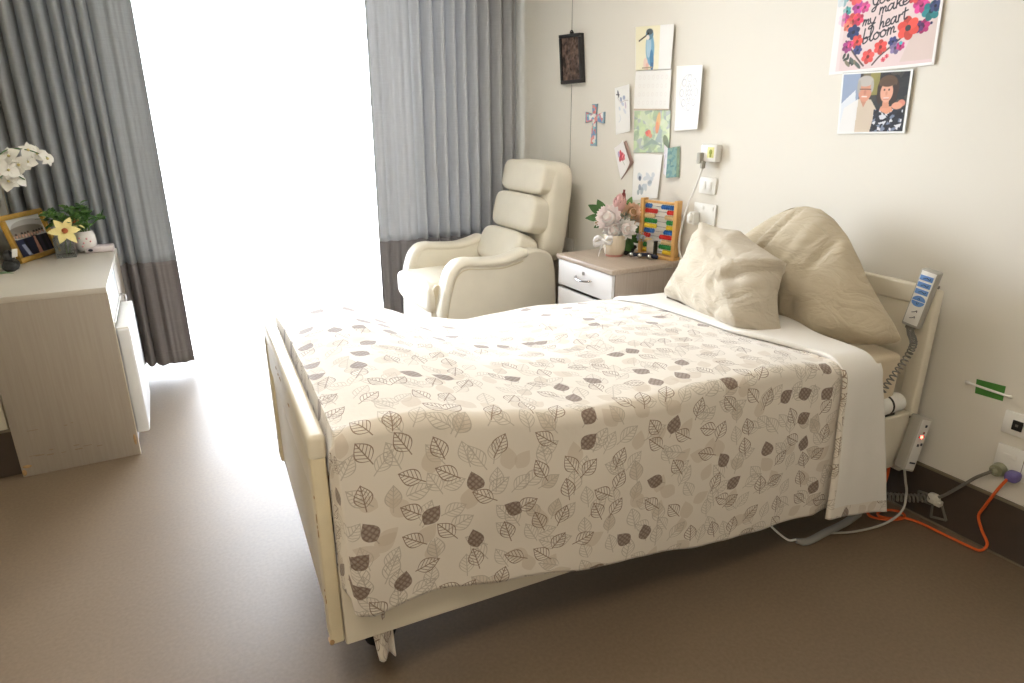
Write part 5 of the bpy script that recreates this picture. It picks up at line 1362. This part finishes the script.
# dark bronze icon hanging on its wire
ic = thing('wall_plaque', 'dark wooden plaque with a bronze relief, hanging on a wall wire', 'plaque', (-.012, 1.58, 1.61))
TLc, TRc, BRc, BLc = (1.716, 1.888), (1.492, 1.880), (1.458, 1.614), (1.682, 1.612)
def ipt(a, b, d): 
    p = sheet_fn(TLc, TRc, BRc, BLc, 0)(a, b); return Vector((-d, p.y, p.z))
M['blackwood'] = mat('black stained wood', srgb(44, 42, 42), .45, var=.15, nscale=20)
q = MB(); q.prism([ipt(0, 0, .004), ipt(1, 0, .004), ipt(1, 1, .004), ipt(0, 1, .004)], (-.018, 0, 0), .002); q.build('board', M['blackwood'], ic, angle=30)
for (a0, b0, a1, b1) in ((0, 0, 1, .07), (0, .93, 1, 1), (0, .07, .10, .93), (.90, .07, 1, .93)):
    q = MB(); q.prism([ipt(a0, b0, .022), ipt(a1, b0, .022), ipt(a1, b1, .022), ipt(a0, b1, .022)], (-.010, 0, 0), .003); q.build('frame_strip', M['blackwood'], ic, angle=30)
mz, nt, b = new_mat('aged bronze relief'); setp(b, .45, .6)
n = nt.nodes.new('ShaderNodeTexNoise'); n.inputs['Scale'].default_value = 34; n.inputs['Detail'].default_value = 6; nt.links.new(texco(nt, 'Object'), n.inputs['Vector'])
rp = nt.nodes.new('ShaderNodeValToRGB'); rp.color_ramp.elements[0].position = .36; rp.color_ramp.elements[1].position = .72; rp.color_ramp.elements[0].color = (*srgb(66, 54, 48), 1); rp.color_ramp.elements[1].color = (*srgb(160, 132, 116), 1)
nt.links.new(n.outputs['Fac'], rp.inputs[0]); nt.links.new(rp.outputs[0], b.inputs['Base Color'])
def relief(a, b_):
    x, y = (a - .5) * 2, (b_ - .5) * 2
    h = .004 * math.exp(-((x / .38) ** 2 + ((y + .25) / .55) ** 2) * 1.4) + .005 * math.exp(-((x / .20) ** 2 + ((y - .42) / .17) ** 2)) + .003 * math.exp(-((math.hypot(x / .62, (y - .42) / .42) - 1) / .14) ** 2)
    h += .0016 * nz(a * 16, b_ * 22) + .0012 * abs(math.sin(y * 22)) * (1 if abs(x) > .72 else 0) + .0015 * math.sin(18 * x + 6 * y) * math.exp(-(x * x + (y + .3) ** 2) * 3)
    p = ipt(.10 + .80 * a, .07 + .86 * b_, .0235 + h); return p
q = MB(); q.grid(relief, 50, 76); q.build('relief', mz, ic, angle=60)
q = MB(); q.tube([Vector((-.016, 1.600 + .012 * math.cos(t), 1.892 + .012 * math.sin(t))) for t in [2 * PI * i / 16 for i in range(17)]], .003, 6); q.superell((-.010, 1.602, 1.888), (.006, .012, .010), .6, .6, 14, 10); q.build('hanging_ring', M['dark'], ic)
q = MB(); q.tube([(-.006, 1.622, ZC), (-.006, 1.612, 1.904)], .0013, 6); q.tube([(-.003, 1.603, 1.61), (-.003, 1.594, .21)], .0013, 6)
single('hanging_wire', q, M['grey_dk'], 'thin vertical picture wire running down the wall behind the armchair', 'wire', (-.003, 1.594, .21))
# ------------------------------------------------------------------ nurse call point, switches, sockets
def plate(mb, y0, z0, y1, z1, d, bev=.003): return mb.box((-d, min(y0, y1), z0), (0, max(y0, y1), z1), bev)
nc = thing('call_point', 'white nurse call box with a yellow and green button and hanging lead', 'call point', (-.02, .43, 1.22))
plate(MB(), .362, 1.222, .460, 1.298, .038, .005).build('box', M['white'], nc)
q = MB(); q.box((-.040, .374, 1.240), (-.037, .414, 1.288), .001); q.build('button_panel', mat('pale yellow label', srgb(226, 222, 150), .5), nc)
q = MB(); q.superell((-.041, .392, 1.266), (.003, .010, .012), 1, 1, 18, 10); q.box((-.0415, .387, 1.243), (-.0395, .398, 1.256), .001); q.build('button', mat('olive button', srgb(150, 160, 60), .5), nc)
q = MB(); q.box((-.060, .436, 1.212), (-.016, .460, 1.262), .005); q.box((-.052, .426, 1.190), (-.030, .442, 1.225), .004); q.build('plug', M['greyplastic'], nc)
ld = catmull([(-.042, .434, 1.192), (-.050, .452, 1.12), (-.055, .50, 1.00), (-.05, .53, .90), (-.04, .548, .80), (-.035, .51, .72), (-.04, .40, .60), (-.03, .33, .5)], 10)
q = MB(); q.tube(ld, .0042, 8); q.build('lead', M['white'], nc)
s1 = thing('light_switch', 'white double switch plate just below the nurse call box', 'switch', (0, .424, 1.07))
plate(MB(), .372, 1.072, .478, 1.148, .009).build('plate', M['white'], s1)
for y in (.395, .435): MB().box((-.0125, y, 1.090), (-.008, y + .024, 1.130), .002).build('rocker', M['white'], s1)
s2 = thing('wall_socket', 'white double power socket behind the pillow, below the switch', 'socket', (0, .43, .92))
plate(MB(), .355, .918, .498, 1.026, .010).build('plate', M['white'], s2)
for y in (.37, .43): MB().box((-.013, y, .998), (-.009, y + .018, 1.014), .001).build('rocker', M['white'], s2)
q = MB(); q.box((-.050, .452, .925), (-.010, .492, .985), .006); q.superell((-.055, .472, .955), (.014, .014, .024), .7, .7, 20, 12); q.build('plug_adaptor', M['white'], s2)
s3 = thing('wall_socket', 'small white socket low on the wall between armchair and cabinet', 'socket', (0, 1.58, .60))
plate(MB(), 1.535, .605, 1.630, .685, .010).build('plate', M['white'], s3)
MB().box((-.0130, 1.57, .655), (-.009, 1.59, .672), .001).build('rocker', M['white'], s3)
s4 = thing('data_outlet', 'white outlet plate with a black port, beside the bed head', 'outlet', (0, -1.03, .43))
plate(MB(), -.980, .432, -1.098, .510, .010).build('plate', M['white'], s4)
q = MB(); q.box((-.014, -1.038, .452), (-.009, -1.008, .486), .002); prt = q.build('port', M['black'], s4)
q = MB(); q.box((-.0148, -1.026, .466), (-.0138, -1.018, .474)); q.build('pin', M['grey_dk'], prt)
s5 = thing('wall_socket', 'white double power socket with two plugs above the dark skirting', 'socket', (0, -1.05, .285))
plate(MB(), -.984, .286, -1.145, .392, .010).build('plate', M['white'], s5)
for y in (-1.045, -1.125): MB().box((-.013, y, .352), (-.009, y + .040, .366), .002).build('rocker', M['white'], s5)
MB().box((-.0105, -1.0665, .292), (-.0095, -1.0650, .386)).build('seam', M['grey_dk'], s5)
# plugs and their cables
gc = thing('grey_power_cable', 'grey power cable with a round clear plug, coiling under the bed', 'cable', (-.03, -1.01, .30))
q = MB(); q.cyl((-.010, -1.008, .303), (-.034, -1.006, .303), .024, 28, r1=.020); q.cyl((-.034, -1.006, .303), (-.044, -1.0, .300), .012, 20); q.build('plug', mat('smoky clear plug', srgb(150, 150, 124), .3, var=.06), gc)
q = MB(); q.tube(catmull([(-.042, -1.0, .300), (-.050, -.965, .262), (-.045, -.925, .205), (-.034, -.87, .130), (-.030, -.835, .104)], 10), .0055, 10); q.build('straight_lead', M['grey_dk'], gc)
q = MB(); q.tube(helix([(-.030, -.835, .104), (-.06, -.80, .092), (-.10, -.765, .088), (-.17, -.70, .085), (-.24, -.64, .10)], .013, 22, 10), .0040, 6); q.build('coiled_section', M['grey_dk'], gc)
q = MB(); q.superell((-.031, -.845, .106), (.016, .020, .018), .5, .6, 20, 12); q.box((-.044, -.875, .086), (-.018, -.850, .106), .005); q.build('taped_joint', mat('crumpled white tape', srgb(214, 210, 196), .7, var=.1, nscale=60, bump=.4, bscale=120), gc)
oc_ = thing('orange_cable', 'orange power cable with purple plug looping down to the floor', 'cable', (-.03, -1.05, .30))
q = MB(); q.superell((-.030, -1.055, .305), (.024, .020, .017), .6, .6, 24, 14); q.build('plug', mat('purple plug', srgb(104, 92, 150), .45), oc_)
q = MB(); q.tube(catmull([(-.050, -1.050, .300), (-.050, -1.030, .245), (-.036, -1.004, .165), (-.030, -.992, .118), (-.032, -1.012, .075), (-.038, -1.040, .038), (-.050, -1.030, .010), (-.055, -.99, .007), (-.060, -.90, .007), (-.064, -.83, .007), (-.085, -.785, .007), (-.13, -.765, .007), (-.155, -.735, .009),
                                (-.13, -.72, .012), (-.08, -.74, .012), (-.070, -.775, .013), (-.10, -.79, .012), (-.16, -.765, .013), (-.19, -.72, .012), (-.165, -.70, .03), (-.135, -.715, .10), (-.13, -.72, .20), (-.14, -.70, .26)], 10), .0048, 8); q.build('sheath', M['orange'], oc_)
# cable clips on the skirting
for nm, lb, pts in (('cable_clip', 'grey square cable clip on the skirting nearer the bed', [(-.782, .098), (-.826, .104), (-.832, .070), (-.790, .066)]), ('cable_clip', 'grey square cable clip on the skirting, lower and further from the bed', [(-.838, .072), (-.868, .085), (-.893, .036), (-.842, .022)])):
    q = MB(); n_ = len(pts)
    for i in range(n_):
        a, b2 = pts[i], pts[(i + 1) % n_]; q.tube([(-.014, a[0], a[1]), (-.014, b2[0], b2[1])], .0045, 6)
    single(nm, q, mat('grey clip', srgb(120, 116, 106), .5), lb, 'cable clip', (-.014, pts[3][0], pts[3][1]), group='cable clips on the skirting')
# grey hose end lying under the bed
q = MB(); hp = catmull([bp(1.585, .03, .013), bp(1.62, .01, .013), bp(1.72, .02, .013), bp(1.83, .03, .013), bp(1.93, .05, .013)], 8); q.tube(hp, .012, 12, radii=[.009 + .004 * sm(i, 0, 6) for i in range(len(hp))])
hz_ = thing('hose', 'grey flat hose lying on the floor under the head of the bed', 'hose', bp(1.7, .02, 0)); q.build('sleeve', mat('grey rubber sleeve', srgb(150, 147, 140), .6), hz_)
q = MB(); q.tube(catmull([bp(1.585, .03, .018), bp(1.56, .05, .015), bp(1.52, .10, .06), bp(1.50, .14, .12)], 8), .004, 8); q.build('lead', M['white'], hz_)
# green tape holding a white rod
gt = thing('green_tape', 'green tape strip holding a thin white rod on the wall by the bed head', 'tape', (0, -.92, .53))
q = MB(); q.prism([(-.0006, -.873, .578), (-.0006, -.960, .583), (-.0006, -.962, .531), (-.0006, -.878, .528)], (-.0012, 0, 0)); q.build('strip', mat('green tape', srgb(70, 132, 56), .5, var=.06, nscale=20), gt)
q = MB(); q.tube([(-.0055, -.842, .558), (-.0055, -.986, .554)], .0042, 8); q.superell((-.0055, -.850, .5578), (.006, .008, .007), 1, 1, 12, 8); q.superell((-.0055, -.982, .5542), (.006, .006, .006), 1, 1, 12, 8); q.build('rod', M['white'], gt)
